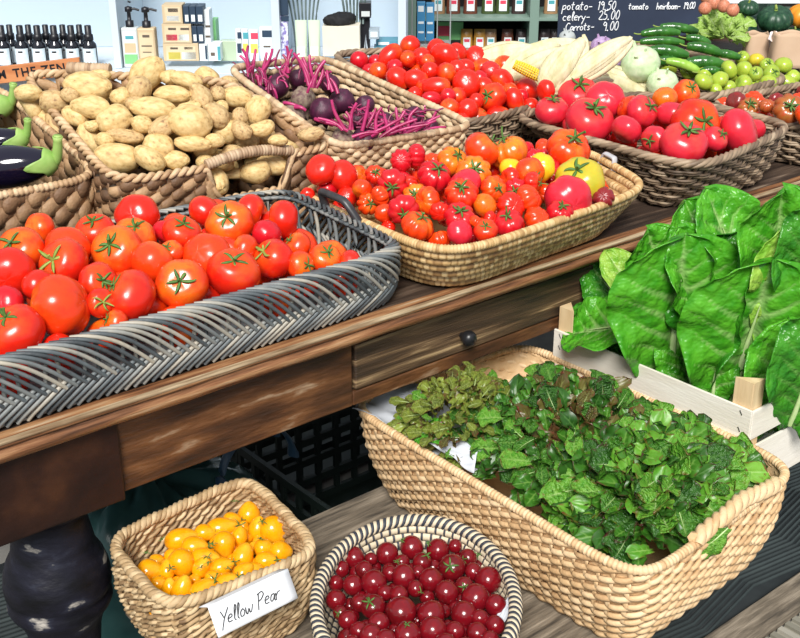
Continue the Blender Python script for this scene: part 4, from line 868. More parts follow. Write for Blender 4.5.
Cd = [(412,547,22),(387,554,21),(438,550,21),(354,558,20),(452,567,25),(468,558,17),(341,569,16),(371,559,12),(364,570,17),(404,576,23),(374,583,24),(353,585,19),(336,583,15),(431,580,22),(488,580,25),(447,593,22),(464,586,17),(336,600,19),(359,603,17),(373,607,23),(401,612,29),(432,614,26),(475,598,26),(464,614,25),(496,606,21),(399,595,17),(385,593,15),(415,589,15),(422,562,18),(402,562,14),(433,630,27),(408,635,26),(379,623,20),(370,636,22),(348,620,18),(359,631,18),(480,618,17),(477,633,20),(455,631,18),(340,613,14),(455,546,13),(418,572,13),(473,572,16),(390,573,15),(386,640,20),(495,625,18),(445,645,22),(465,648,20),(420,650,20),(352,645,18),(395,655,22),(490,640,18)]
Cd = [(x, y, d*1.04, 'cherry', 'round', ('r' if i in (5, 4, 28) else None)) for i, (x, y, d) in enumerate(Cd)]
pile(chb, Cd, 'cherry tomato', 'striped round basket', 'dark cherry tomatoes in the striped basket', 'cherry_tomato', .012, -.028, 7, 'round', lim=.02, calk='c', k=.78, lower=(80, .013, ['cherry'], .016), seedo=7)
for (x, y) in ((420,600),(425,548),(402,545),(482,560),(410,628),(395,566)):
    p = heap_point(chb, x, y, .012, -.016); tag(inst('loose_calyx', CAL['s', x % 3], p, rmat((R_.uniform(-.6, .6), R_.uniform(-.6, .6), 1), R_.random()*6), .015), 'loose green stalk lying among the dark cherry tomatoes', 'stalk', 'loose stalks in the striped basket')
def sheet(name, corners, m, label, amp=.008, seed=0, top=True):
    rr = random.Random(seed); n = 22; ph = [rr.random()*6 for _ in range(6)]; c = [np.array(q, float) for q in corners]; G = np.zeros((n, n, 3))
    for i in range(n):
        for j in range(n):
            a, b = i/(n-1), j/(n-1); p = c[0]*(1-a)*(1-b)+c[1]*a*(1-b)+c[2]*a*b+c[3]*(1-a)*b
            p = p+np.array([.3, .3, 1])*amp*(math.sin(7*a+ph[0]+4*b)+abs(math.sin(9*b+ph[1]-5*a))+.5*math.sin(17*a+ph[2])+.5*abs(math.sin(21*b+8*a+ph[3])))
            G[i, j] = p
    mb = MB(); mb.grid(G); o = part(name, mb, m); o.modifiers.new('thick', 'SOLIDIFY').thickness = .0007; return tag(o, label, 'paper')
M_tis = flat('tissue', (.58, .61, .66), .8)
sheet('paper_liner', [W(500, 630, .517), W(518, 600, .544), W(512, 592, .546), W(488, 628, .517)], M_tis, 'white paper liner scrap at the right inside of the striped basket', .002, 5)

# salad basket
zs = .62
sR = [W(640, 583, zs), W(800, 470, zs), W(525, 343, zs), W(346, 405, zs)]
sB = [(1.193, .881, BZ+.004), (1.565, .894, BZ+.004), (1.573, 1.484, BZ+.004), (1.193, 1.484, BZ+.004)]
sal = Basket(sR, sB, 9, .014)
t_ = thing('lettuce_basket', sal.center(), 'large pale rectangular braided basket full of oak leaf lettuce', 'basket')
sal.chunk(17, .024, .0042, M_sal, t_, slant=1.3, rng=41, fat=.25, lift=1.2); sal.liner(M_sal, t_, .004, 0, .95); sal.base(M_sal, t_)
sal.wrap(.0085, M_sal, t_, .0075, name='rim', depth=.38)
us = sal.near(W(738, 515, zs)); sal.rope(.011, M_sal, t_, .06, 3, seg=(us-.055, us+.055), lift=lambda u: .004+.016*np.cos((u-us)/.055*math.pi/2), name='handle', wob=.2)
sheet('paper_liner', [W(352, 415, .615), W(372, 388, .62), W(520, 388, .611), W(480, 478, .60)], M_tis, 'crumpled white paper lining the left end of the lettuce basket', .0065, 3)

sheet('paper_sheet', [W(412, 437, .627), W(474, 473, .620), W(478, 452, .642), W(432, 430, .647)], M_tis, 'white crumpled paper edge beside the near rim of the lettuce basket', .0035, 6)
# ------------------------------------------------------------------ leaves
def leafmat(name, c0, c1, vein, edge=None, red=None, rough=.35, trl=.25):
    m, N, L, P = nodes(name); at = N.new('ShaderNodeAttribute'); at.attribute_name = 'tint'
    tc = N.new('ShaderNodeTexCoord'); nz = N.new('ShaderNodeTexNoise'); nz.inputs['Scale'].default_value = 9; nz.inputs['Detail'].default_value = 5; L.new(tc.outputs['Object'], nz.inputs['Vector'])
    r = ramp(N, [(.35, c0), (.65, c1)]); L.new(nz.outputs[0], r.inputs[0])
    mv = N.new('ShaderNodeMapRange'); mv.inputs[1].default_value = .02; mv.inputs[2].default_value = .45; mv.inputs[3].default_value = 1; mv.inputs[4].default_value = 0; L.new(at.outputs['Fac'], mv.inputs[0])
    mx = N.new('ShaderNodeMix'); mx.data_type = 'RGBA'; L.new(mv.outputs[0], mx.inputs[0]); L.new(r.outputs[0], mx.inputs[6]); mx.inputs[7].default_value = (*vein, 1); out = mx.outputs[2]
    if red:
        me_ = N.new('ShaderNodeMapRange'); me_.inputs[1].default_value = .72; me_.inputs[2].default_value = 1.0; L.new(at.outputs['Fac'], me_.inputs[0])
        ml = N.new('ShaderNodeMath'); ml.operation = 'MULTIPLY'; L.new(me_.outputs[0], ml.inputs[0]); L.new(nz.outputs[0], ml.inputs[1]); m2 = N.new('ShaderNodeMath'); m2.operation = 'MULTIPLY'; m2.use_clamp = True; m2.inputs[1].default_value = 1.9; L.new(ml.outputs[0], m2.inputs[0])
        mz = N.new('ShaderNodeMix'); mz.data_type = 'RGBA'; L.new(m2.outputs[0], mz.inputs[0]); L.new(out, mz.inputs[6]); mz.inputs[7].default_value = (*red, 1); out = mz.outputs[2]
    L.new(out, P.inputs['Base Color']); P.inputs['Roughness'].default_value = rough
    tr = N.new('ShaderNodeBsdfTranslucent'); L.new(out, tr.inputs[0]); ms = N.new('ShaderNodeMixShader'); ms.inputs[0].default_value = trl
    L.new(P.outputs[0], ms.inputs[1]); L.new(tr.outputs[0], ms.inputs[2]); L.new(ms.outputs[0], N['Material Output'].inputs[0])
    b = N.new('ShaderNodeBump'); b.inputs['Strength'].default_value = .7; b.inputs['Distance'].default_value = .012; n2 = N.new('ShaderNodeTexNoise'); n2.inputs['Scale'].default_value = 16; L.new(tc.outputs['Object'], n2.inputs['Vector']); L.new(n2.outputs[0], b.inputs['Height']); L.new(b.outputs[0], P.inputs['Normal'])
    return m
M_rom = leafmat('romaine', (.045, .30, .012), (.13, .50, .03), (.52, .72, .28), rough=.32)
M_rom2 = leafmat('romaine_dark', (.025, .20, .012), (.07, .34, .02), (.25, .48, .12), rough=.3)
M_romy = leafmat('romaine_yellow', (.22, .52, .04), (.42, .66, .10), (.62, .75, .35), rough=.35)
M_rib = mat('midrib', [(.3, (.42, .60, .22)), (.7, (.62, .74, .40))], 10, rough=.4)
M_oak = [leafmat('oakleaf_mid', (.035, .15, .012), (.10, .30, .03), (.22, .42, .08), red=(.10, .025, .015)), leafmat('oakleaf_light', (.08, .30, .02), (.20, .46, .05), (.34, .56, .14), red=(.16, .07, .02)), leafmat('oakleaf_dark', (.02, .085, .01), (.05, .17, .02), (.10, .24, .05), red=(.07, .015, .015)), leafmat('oakleaf_frill', (.15, .20, .025), (.30, .38, .06), (.42, .50, .16), red=(.17, .05, .025)), leafmat('oakleaf_red', (.09, .07, .02), (.17, .15, .035), (.26, .28, .08), red=(.20, .03, .025))]
def leaf_mesh(seed, ln, wd, kind, m, nu=30, nv=21, cup=.25, bend=.35, ruf=.02, quilt=.004):
    """leaf along +Y from the origin, face to +Z; tint 0 on midrib and veins, 1 at the margin"""
    rr = random.Random(seed); ph = [rr.random()*6.28 for _ in range(10)]; G = np.zeros((nu, nv, 3)); T = np.zeros((nu, nv)); rom = kind == 'rom'; side = rr.uniform(-.12, .12)
    for i in range(nu):
        s_ = i/(nu-1)
        if rom: w = wd*(.20+.80*min(1, s_/.55)**.8)*(1-.05*math.sin(math.pi*s_))*(1 if s_ < .62 else math.sqrt(max(.0004, 1-((s_-.62)/.3802)**2.2)))
        else: w = wd*(.13+.87*max(0, (s_-.15)/.85)**.75)*(1 if s_ < .66 else math.sqrt(max(.0009, 1-((s_-.66)/.3402)**2)))*(1+.13*math.sin(s_*19+ph[0])*min(1, s_*1.5))
        for j in range(nv):
            v = (j/(nv-1)-.5)*2; av = abs(v); sg = 1 if v > 0 else -1
            x = w*v*(1+.04*math.sin(9*s_+ph[1]+sg))+side*s_*s_*wd
            y = ln*(s_-.05*av*av*(1-s_))
            vp = (s_*(8 if rom else 6)-av*(2.6 if rom else 2)*(w/wd)+(0 if sg > 0 else .5)) % 1.; vein = min(vp, 1-vp)*2
            z = cup*w*(av**1.8)*(.5+.5*math.sin(s_*2.6+ph[6]*.3))-bend*ln*s_*s_+ruf*av**3*math.sin(s_*(11 if rom else 15)+ph[2]+sg*2)+.6*ruf*av**2*math.sin(s_*(23 if rom else 12)+ph[3]*sg)
            bl = math.sin(math.pi*vp)**.7*(.45+.55*math.sin(av*13+ph[7]+7*s_)**2)
            z += quilt*bl*min(1, av*4)+quilt*.9*math.sin(7*s_+ph[4]+3*v)*math.sin(5*v+ph[5])
            z -= .07*w*math.exp(-(v/.08)**2)
            G[i, j] = (x, y, z); base = .5+.5*max(av**2.5, (s_-.7)/.3 if s_ > .7 else 0)
            vk = min(1, vein/.6)**.8*min(1, av/.14); T[i, j] = min(1, (.02+.2*s_) if av < .04 and s_ < .85 else base*(.34+.66*vk))
    mb = MB(); mb.grid(G, T.ravel()); me = mb.mesh('leaf', m)
    rib = MB(); e = .72 if rom else .8; s_ = np.linspace(0, e, 16); P = np.stack([side*s_*s_*wd, ln*s_, -bend*ln*s_*s_-.005*wd*np.minimum(1, .2+s_*1.4)+quilt*.9*np.sin(7*s_+ph[4])*math.sin(ph[5])], -1)
    rib.tube(P, (wd*(.075 if rom else .045))*(1-.93*s_/e), 6, r2=(wd*.045)*(1-.9*s_/e)); return me, rib.mesh('midrib', M_rib)
def place_leaf(root, lm, base, tip, normal, scale_l, ribbed=True, wscale=1., name='leaf', th=.0009):
    """leaf from base to tip (world); face turned to normal; root is an unrotated Empty"""
    y = Vector(tip)-Vector(base); L = y.length; y.normalize(); n = Vector(normal); z = (n-y*n.dot(y)).normalized(); x = y.cross(z)
    rot = Matrix((x, y, z)).transposed(); o = inst(name, lm[0], Vector(base)-root.location, rot, (scale_l*wscale, scale_l, scale_l), root)
    if th: o.modifiers.new('thick', 'SOLIDIFY').thickness = th
    if ribbed: inst('midrib', lm[1], (0, 0, 0), Matrix.Identity(3), 1, o)
    return o
# --- crate ---
X0, X1, Y0, Y1 = 1.620, 2.07, .976, 1.447; ZT = .685; CB = .506
ct = thing('wooden_crate', ((X0+X1)/2, (Y0+Y1)/2, CB), 'pale wooden slatted crate with corner posts holding romaine lettuce', 'crate')
M_crx = mat('pale_poplar_end', [(.3, (.76, .70, .60)), (.7, (.88, .84, .76))], 8, (.6, 4, 4), .6, .2, 60)
for x in (X0, X1-.005):
    boxpart('long_board', (x, Y0, ZT-.060), (x+.005, Y1, ZT), M_crate, ct, .001); boxpart('long_board', (x, Y0, CB+.006), (x+.005, Y1, ZT-.075), M_crate, ct, .001)
for y in (Y0, Y1-.005):
    boxpart('end_board', (X0+.006, y, ZT-.060), (X1-.006, y+.005, ZT-.003), M_crx, ct, .001); boxpart('end_board', (X0+.006, y, CB+.006), (X1-.006, y+.005, ZT-.078), M_crx, ct, .001)
for (xa, ya, sx, sy) in ((X0+.006, Y0+.006, 1, 1), (X0+.006, Y1-.006, 1, -1), (X1-.006, Y0+.006, -1, 1), (X1-.006, Y1-.006, -1, -1)):
    A_ = (xa, ya); B_ = (xa+.034*sx, ya); C_ = (xa, ya+.039*sy); mb = MB(); v = [(*A_, CB), (*B_, CB), (*C_, CB), (*A_, ZT+.050), (*B_, ZT+.050), (*C_, ZT+.050)]
    mb.add(v, [(0, 2, 1, 1), (3, 4, 5, 5)]); mb.add(v, [(0, 1, 4, 3), (1, 2, 5, 4), (2, 0, 3, 5)]); part('corner_post', mb, M_post, ct, False, .001)
boxpart('bottom_board', (X0+.006, Y0+.006, CB), (X1-.006, Y1-.006, CB+.004), M_crate, ct, .0)
for (y, z) in ((Y0+.018, ZT-.010), (Y0+.018, ZT-.043), (Y1-.02, ZT-.010), (Y1-.02, ZT-.036)):
    mb = MB(); mb.tube(np.array([(X0-.001, y, z-.004), (X0-.001, y+.005, z+.004)]), .0008, 5); part('staple', mb, M_black, ct)
# --- romaine heads ---
RL = [leaf_mesh(200+i, 1., .36, 'rom', M_rom, 52, 33, cup=.35, bend=.10+.06*i, ruf=.045, quilt=.022) for i in range(4)]
RD = [leaf_mesh(210+i, 1., .34, 'rom', M_rom2, 52, 33, cup=.45, bend=.2, ruf=.05, quilt=.022) for i in range(3)]
RY = [leaf_mesh(220+i, 1., .33, 'rom', M_romy, 52, 33, cup=.4, bend=.25, ruf=.045, quilt=.024) for i in range(2)]
def WX(px, py, X):
    d = ray(px, py); return CAM+d*(X/d[0])
def rom_head(c, axis, L, label, seed, n=14, extra=()):
    rr = random.Random(seed); t = thing('romaine_lettuce', c, label, 'lettuce', 'romaine lettuces in the crate'); ax = Vector(axis).normalized(); Rm = rmat(ax); c = Vector(c)
    for k in range(n):
        f = k/(n-1); a = k*2.399+seed; sp = .14+.62*(1-f)**.8; d = Rm @ Vector((math.cos(a)*math.sin(sp), math.sin(a)*math.sin(sp), math.cos(sp)))
        if extra and (math.cos(a)*-FH[0]+math.sin(a)*-FH[1]) > -.15: continue
        nrm = ax*.75-(Rm @ Vector((math.cos(a), math.sin(a), 0)))*.9
        l = L*rr.uniform(.85, 1.0)*(1-.10*f); lm = (RL[k % 4] if k % 3 else RD[k % 3]) if f < .85 else RY[k % 2]
        b = c+(Rm @ Vector((math.cos(a), math.sin(a), 0)))*.018; place_leaf(t, lm, b, b+d*l, nrm, l)
    for k, (bx, by, bX, tx, ty, tX, nv, which, ws) in enumerate(extra):
        b = WX(bx, by, bX); e = WX(tx, ty, tX); ll = np.linalg.norm(e-b); lm = (RL, RD, RY)[which]; place_leaf(t, lm[(k+seed) % len(lm)], b, e, nv, ll, wscale=ws)
    return t
tc_ = tuple(-fw+np.array([0, 0, .25]))
rom_head((1.74, 1.235, .575), (-.08, -.10, 1), .23, 'large romaine lettuce at the left end of the crate, big leaf facing out', 1, 14,
 [(668,380,1.70,690,250,1.62,tc_,0,1.22),(664,326,1.67,558,318,1.60,(-.30,-.55,.9),0,1.0),(645,320,1.75,564,284,1.69,(-.3,-.5,.8),1,1.1),(672,310,1.74,655,232,1.66,(-.5,-.7,.5),0,1.1),(696,408,1.72,680,325,1.685,tc_,0,1.0),(708,380,1.71,722,240,1.69,(-.95,-.05,.2),1,.8),
 (640,330,1.77,596,260,1.72,(-.4,-.6,.5),1,1.1),(652,330,1.76,618,252,1.70,(-.4,-.6,.6),2,.8),(640,360,1.70,600,345,1.64,(-.4,-.5,.9),1,.9),(700,330,1.74,700,238,1.66,(-.3,-.8,.5),0,.9),(620,340,1.73,575,305,1.68,(-.4,-.6,.6),1,.9)])
rom_head((1.89, 1.17, .575), (-.05, -.10, 1), .28, 'romaine lettuce at the back of the crate, tallest, upright leaves reaching the tabletop', 5, 13,
 [(735,330,1.81,694,204,1.73,(-.5,-.7,.5),0,.9),(748,320,1.81,733,193,1.74,(-.2,-.8,.5),0,.9),(742,330,1.76,748,222,1.73,(-.9,.30,.2),0,.55),(770,320,1.81,792,196,1.74,tc_,0,.9),(790,310,1.81,830,215,1.74,tc_,1,.9),(730,330,1.80,722,245,1.77,(-.7,-.5,.4),1,.7)])
rom_head((1.86, 1.07, .575), (-.08, -.12, 1), .23, 'romaine lettuce at the near right of the crate with pale veined leaves', 9, 12,
 [(728,405,1.745,776,276,1.68,tc_,0,1.22),(775,350,1.80,815,250,1.73,(-.4,-.5,.9),2,1.1),(712,400,1.70,724,318,1.67,tc_,0,.9),(790,425,1.74,832,325,1.69,tc_,1,1.),(752,335,1.82,746,250,1.77,(-.4,-.6,.7),2,.9),(770,430,1.77,800,340,1.71,tc_,0,1.0)])
rom_head((1.96, 1.35, .575), (.05, -.1, 1), .21, 'romaine lettuce at the far right of the crate, cut off by the frame', 12, 11)
# --- oak leaf lettuces ---
OK = [[leaf_mesh(300+10*m+i, 1., .36, 'oak', M_oak[m], 22, 13, cup=.5, bend=.10+.3*i, ruf=.09, quilt=.03) for i in range(3)] for m in range(5)]
def oak_head(c, rx, ry, h, L, label, seed, mix, n=98, extra_stuff=120, spread=1.):
    rr = random.Random(seed); t = thing('oakleaf_lettuce', c, label, 'lettuce', None); c = Vector(c)
    for k in range(n):
        f = (k+.5)/n; a = k*2.399963; rad = math.sqrt(f)*.98; th = rad*1.42
        d = Vector((math.sin(th)*math.cos(a)*rx/h, math.sin(th)*math.sin(a)*ry/h, math.cos(th)))+Vector((rr.uniform(-.2, .2), rr.uniform(-.2, .2), rr.uniform(-.15, .15)))
        se = 1+((abs(math.cos(a))**4+abs(math.sin(a))**4)**-.25-1)*min(1, th)
        tip = c+Vector((se*rx*math.sin(th)*math.cos(a), se*ry*math.sin(th)*math.sin(a), h*math.cos(th)))+Vector((rr.uniform(-1, 1), rr.uniform(-1, 1), rr.uniform(-1, 1)))*.014
        if tip.z < .647: tip.x = min(max(tip.x, 1.169), 1.587); tip.y = min(max(tip.y, .881), 1.511)
        l = L*rr.uniform(.7, 1.2)*(.6+.5*rad); d.normalize(); out = Vector((math.cos(a), math.sin(a), .1)); dd = (d*.9+out*.5*rr.uniform(.2, 1.4)*rad+Vector((rr.uniform(-.4, .4), rr.uniform(-.4, .4), 0))).normalized()
        base = tip-dd*l; nrm = Vector((-.45, -.5, .8))+Vector((rr.uniform(-.6, .6), rr.uniform(-.6, .6), rr.uniform(-.3, .3)))
        q = mix(rad, rr); place_leaf(t, OK[q][k % 3], base, tip, nrm, l, ribbed=(k % 2 == 0), wscale=rr.uniform(.85, 1.35), th=0)
    # denser inner leaves nobody could count
    for mi in ((2, 0, 1) if seed == 53 else ((3, 4, 3) if seed == 51 else (2, 0, 4))):
        mb = MB()
        for k in range(extra_stuff):
            a = rr.random()*6.28; th = rr.random()**.7*1.5; s = rr.uniform(.72, .97); se = 1+((abs(math.cos(a))**4+abs(math.sin(a))**4)**-.25-1)*min(1, th); p = np.array([c.x+se*rx*s*math.sin(th)*math.cos(a), c.y+se*ry*s*math.sin(th)*math.sin(a), c.z+h*s*math.cos(th)-.01]); l = L*.7*rr.uniform(.6, 1.2)
            if mi == 4 and seed == 52 and th > .7: continue
            src = OK[mi][k % 3][0]; V = np.empty(len(src.vertices)*3); src.vertices.foreach_get('co', V); V = V.reshape(-1, 3); T = np.empty(len(src.vertices)); src.attributes['tint'].data.foreach_get('value', T)
            p[0] = np.clip(p[0], 1.178, 1.578); p[1] = np.clip(p[1], .890, 1.502)
            d = Vector((math.cos(a)*math.sin(th)+rr.uniform(-.5, .5), math.sin(a)*math.sin(th)+rr.uniform(-.5, .5), math.cos(th)+rr.uniform(-.3, .5))).normalized(); n_ = Vector((-.45+rr.uniform(-.8, .8), -.5+rr.uniform(-.8, .8), .8)); z = (n_-d*n_.dot(d)).normalized(); x = d.cross(z)
            Rm = np.array(Matrix((x, d, z)).transposed()); V = (V*l)@Rm.T+p-np.array(d)*l*.6
            fs = np.array([list(pp.vertices) for pp in src.polygons]); mb.add(V, fs, T)
        o = part('inner_leaves', mb, M_oak[mi], t); o['kind'] = 'stuff'
    return t
oak_head((1.278, 1.345, .611), .121, .112, .118, .038, 'small frilly yellow-green and reddish lettuce at the left end of the basket under the drawer', 51, lambda r, rr: 3 if rr.random() < .72 else (4 if rr.random() < .6 else 1))
oak_head((1.368, 1.185, .606), .188, .179, .139, .064, 'large dark oak leaf lettuce with reddish heart in the middle of the basket', 52, lambda r, rr: (4 if rr.random() < .7 else 2) if r < .33 else (0 if rr.random() < .5 else (2 if rr.random() < .45 else 1)))
oak_head((1.386, 1.006, .602), .21, .1475, .121, .085, 'bright green oak leaf lettuce at the near right end of the basket', 53, lambda r, rr: 1 if rr.random() < .5 else (0 if rr.random() < .6 else 2))
OB = [leaf_mesh(400+i, 1., .36, 'rom', M_oak[1] if i else M_rom, 24, 15, cup=.2, bend=.25, ruf=.05, quilt=.01) for i in range(2)]
lt = thing('loose_leaf', W(425, 430, .638), 'broad pale green leaf lying over the paper beside the frilly lettuce', 'leaf'); place_leaf(lt, OB[0], W(448, 440, .645), W(408, 418, .655), (-.4, -.5, .8), .076, wscale=1.1)
lt = thing('loose_leaf', W(715, 540, .62), 'bright green leaf sticking out through the lettuce basket handle', 'leaf'); place_leaf(lt, OB[1], W(728, 528, .633), W(700, 556, .597), (-.2, -.9, .3), .067)
lt = thing('loose_leaf', W(470, 440, .62), 'upright bright green leaf between the frilly and the large lettuce', 'leaf'); place_leaf(lt, OB[1], W(490, 475, .593), W(478, 400, .682), (-.6, -.6, .4), .107); place_leaf(lt, OB[0], W(500, 470, .602), W(500, 395, .70), (-.4, -.7, .4), .098)

# ------------------------------------------------------------------ right background on the table
M_pump = mat('pumpkin_green', [(.3, (.008, .035, .018)), (.6, (.02, .075, .035)), (.85, (.10, .16, .08))], 5, rough=.4); M_pumpo = flat('pumpkin_orange', (.80, .28, .02), .4)
def pprof(n): return lambda th, ph: (math.sin(th)**.8*(1-.10*(1-abs(math.sin(n*ph/2))**.6)), math.cos(th)*.66-.14*math.exp(-(math.sin(th)/.3)**2)*(1 if math.cos(th) > 0 else -1))
def pumpkin(px, py, d, z, m, label, n=10, ax=(0, .8)):
    p = W(px, py, z); r = d/2*depth(p)/F; ob = inst('pumpkin', ball(pprof(n), 60, 20).mesh('pumpkin', m), p, rmat(cdir(*ax), px), r); tag(ob, label, 'pumpkin')
    mb = MB(); s_ = np.linspace(0, 1, 6); mb.tube(np.stack([.1*s_**2, 0*s_, .5+.32*s_], -1), .11-.05*s_, 8); inst('stalk', mb.mesh('stalk', M_cal2), (0, 0, 0), Matrix.Identity(3), 1, ob)
pumpkin(721, 17, 28, 1.05, M_pump, 'dark green squash just right of the chalkboard'); pumpkin(742, 27, 33, 1.03, M_pump, 'dark green squash in front, between the lettuce and the paper bags', ax=(.2, .6)); pumpkin(775, 19, 36, 1.06, M_pump, 'large ribbed dark green squash left of the orange pumpkin', ax=(-.1, .75)); pumpkin(761, 35, 22, 1.0, M_pump, 'small dark green squash low behind the brown bag'); pumpkin(794, 36, 24, 1.0, M_pump, 'dark green squash at the right edge above the paper bags'); pumpkin(804, 16, 33, 1.06, M_pumpo, 'orange pumpkin cut off by the right edge of the picture')
pumpkin(748, 8, 22, 1.10, M_pump, 'dark green squash at the back below the white sign')
M_on = mat('onion_skin', [(.3, (.45, .12, .06)), (.7, (.72, .30, .18))], 6, rough=.5)
for i, (x, y) in enumerate(((705, 8), (714, 3), (724, 6), (733, 10), (719, -4), (707, -3))):
    p = W(x, y, 1.13); r = 6.5*depth(p)/F; ob = inst('onion', ball(lambda th, ph: (math.sin(th)*(1-.12*math.cos(th)), math.cos(th)+(.25*(1-th/.3) if th < .3 else 0)), 20, 16).mesh('onion', M_on), p, rmat(cdir(R_.uniform(-.4, .4), .6), 0), r); o_ = ob
    tag(ob, ('reddish brown onion at the top edge beside the chalkboard, '+['leftmost below', 'middle above', 'right of middle', 'rightmost and lowest', 'topmost', 'top left'][i]), 'onion', 'onions beside the chalkboard')
# crate under squashes so nothing hovers
bx = thing('produce_box', (3.45, 2.2, TZ), 'dark wooden box holding the squashes and onions at the upper right', 'box')
for (a, b) in (((3.0, 1.95, TZ), (3.95, 1.965, .97)), ((3.0, 2.43, TZ), (3.95, 2.445, .97)), ((3.0, 1.966, TZ), (3.015, 2.429, .97)), ((3.935, 1.966, TZ), (3.95, 2.429, .97)), ((3.016, 1.966, TZ), (3.934, 2.429, TZ+.10))): boxpart('board', a, b, M_leg, bx)
M_kraft = mat('kraft_paper', [(.3, (.46, .31, .20)), (.7, (.60, .43, .30))], 6, rough=.8, bump=.2)
def bag(px0, px1, pyt, pyb, z, label, seed):
    a = W(px0, pyb, z); b = W(px1, pyb, z); k = depth(a)/F; h = (pyb-pyt)*k*1.03; rr = random.Random(seed); n = 32; G = np.zeros((n, 10, 3)); c = (a+b)/2+FH*.04; w = np.linalg.norm(b-a)/2
    for i in range(n):
        an = 2*math.pi*i/n; q = (abs(math.cos(an))**5+abs(math.sin(an))**5)**(-1/5)
        for j in range(10): f = j/9; s = 1-.12*f+.02*math.sin(an*3+f*5+seed); G[i, j] = c+rt*w*q*math.cos(an)*s+FH*.045*q*math.sin(an)*(1-.4*f)+np.array([0, 0, h*f+(.004*math.sin(an*4+seed) if j == 9 else 0)])
    mb = MB(); mb.grid(G, closed_u=True); mb.add(np.vstack([G[:, 0], G[:, 0].mean(0)]), [((i+1) % n, i, n, n) for i in range(n)]); o = part('paper_bag', mb, M_kraft); o.modifiers.new('thick', 'SOLIDIFY').thickness = .001; tag(o, label, 'bag', 'paper bags behind the green tomatoes')
bag(746, 770, 36, 62, .96, 'brown paper bag standing left, beside the pale lettuce', 1); bag(772, 812, 36, 68, .96, 'wider brown paper bag at the right edge behind green tomatoes', 2)
sheet('tissue_tuft', [W(768, 42, 1.03), W(782, 42, 1.03), W(784, 33, 1.05), W(770, 33, 1.05)], flat('pink_tissue', (.8, .68, .66), .8), 'pinkish white tissue sticking up between the two paper bags', .003, 8)
# pale lettuce
PLm = leafmat('pale_lettuce', (.34, .56, .08), (.52, .72, .20), (.7, .8, .45)); PLs = [leaf_mesh(500+i, 1., .36, 'oak', PLm, 18, 11, cup=.3, bend=.2+.2*i, ruf=.12, quilt=.012) for i in range(3)]
pc = W(722, 44, 1.0); pl = thing('pale_lettuce', pc, 'frilly yellow-green lettuce between the cucumbers and the squashes', 'lettuce')
for k in range(46):
    a = R_.random()*6.28; th = R_.random()*1.4; d = Vector((math.sin(th)*math.cos(a), math.sin(th)*math.sin(a), math.cos(th))); b = Vector(pc)+d*.035; l = R_.uniform(.05, .085); place_leaf(pl, PLs[k % 3], b, b+d*l, (-.5, -.5, .7), l, ribbed=k % 3 == 0, th=0)
e = WD(694, 20, depth(pc))

# ------------------------------------------------------------------ chalkboard
ey_ = np.array([0, 0, 1.]); nB = -FH
def bgq(px, py, D): return WD(px, py, D)
def bgbox(name, x0, y0, x1, y1, D, dep, m, parent=None, bevel=.001, label=None):
    """upright box facing the aisle: left/right/top/bottom edges on the plane at distance D, reaching back by dep"""
    a = bgq(x0, y1, D); b = bgq(x1, y1, D); xm = (x0+x1)/2; h0 = bgq(xm, y1, D)[2]; h1 = bgq(xm, y0, D)[2]; mb = MB(); v = []
    for z in (h0, h1):
        for q in (0, dep):
            for p in (a, b): v.append((p[0]+FH[0]*q, p[1]+FH[1]*q, z))
    mb.hexa(v); return part(name, mb, m, parent, False, bevel, label)
DB = 4.28
cb = thing('chalkboard', bgq(625, 60, DB), 'dark chalkboard with handwritten white prices behind the corn', 'sign')
M_chalk = mat('chalkboard_slate', [(.3, (.012, .020, .045)), (.7, (.025, .04, .08))], 5, rough=.7); M_chw = flat('chalk_white', (.85, .87, .9), .9)
bgbox('board', 556, -40, 703, 60, DB, .012, M_chalk, cb)
def chalk(txt, x, y, h, rot=0, gap=1.0):
    o = bgq(x, y, DB-.002); k = DB/float(ray(x, y)@FH)/F*1.0; c, s = math.cos(math.radians(rot)), math.sin(math.radians(rot)); writing(txt, o, rt*c+ey_*s, ey_*c-rt*s, nB, h*k*1.02, .0019, M_chw, cb, .12, gap=gap)
chalk('potato-', 562, 10, 8.5, 0, .92); chalk('19.50', 597, 10, 8.5, 0, .92); chalk('celery-', 562, 21, 8.5, 1, .92); chalk('25.00', 598, 20, 9, 1, .92); chalk('Carrots-', 565, 31, 7.6, 2, .87); chalk('9.00', 602, 31, 9, 2, .88)
chalk('tomato', 628, 9.5, 6.5, 0, .9); chalk('heirloom-', 656, 9.5, 6.5, 1, .82); chalk('19.00', 683, 9, 6.5, 1, .72)
# easel legs behind, so the board stands on the floor
for x in (575, 685):
    p = bgq(x, 50, DB+.024); q = p.copy(); q[2] = 0; mb = MB(); mb.tube(np.array([p+[0, 0, .1], q+FH*.05]), .012, 6); part('support_leg', mb, M_bench, cb)

# ------------------------------------------------------------------ background shelving on the left
DW = 4.0; cz = .868
zc_ = bgq(200, 60, DW)[2]
def zpix(py, D): return bgq(300, py, D)[2]
def pxy(px, D): return bgq(px, 60, D)[:2]
wu = thing('white_shelf_unit', (*pxy(220, DW), 0), 'white painted display shelving with bottles and boxes along the back left', 'shelf')
SHELFZ = zpix(61, DW+.12)
def slab(name, x0, x1, z0, z1, D0, D1, m, parent, **k):
    a, b = bgq(x0, 60, D0)[:2], bgq(x1, 60, D0)[:2]; mb = MB(); mb.hexa([(p[0]+FH[0]*q, p[1]+FH[1]*q, z) for z in (z0, z1) for q in (0, D1-D0) for p in (a, b)]); return part(name, mb, m, parent, False, .001, **k)
slab('counter', -140, 408, SHELFZ-.04, SHELFZ, DW-.10, DW+.42, M_white, wu); slab('front_panel', -140, 408, 0, SHELFZ-.041, DW-.05, DW+.40, M_white2, wu)
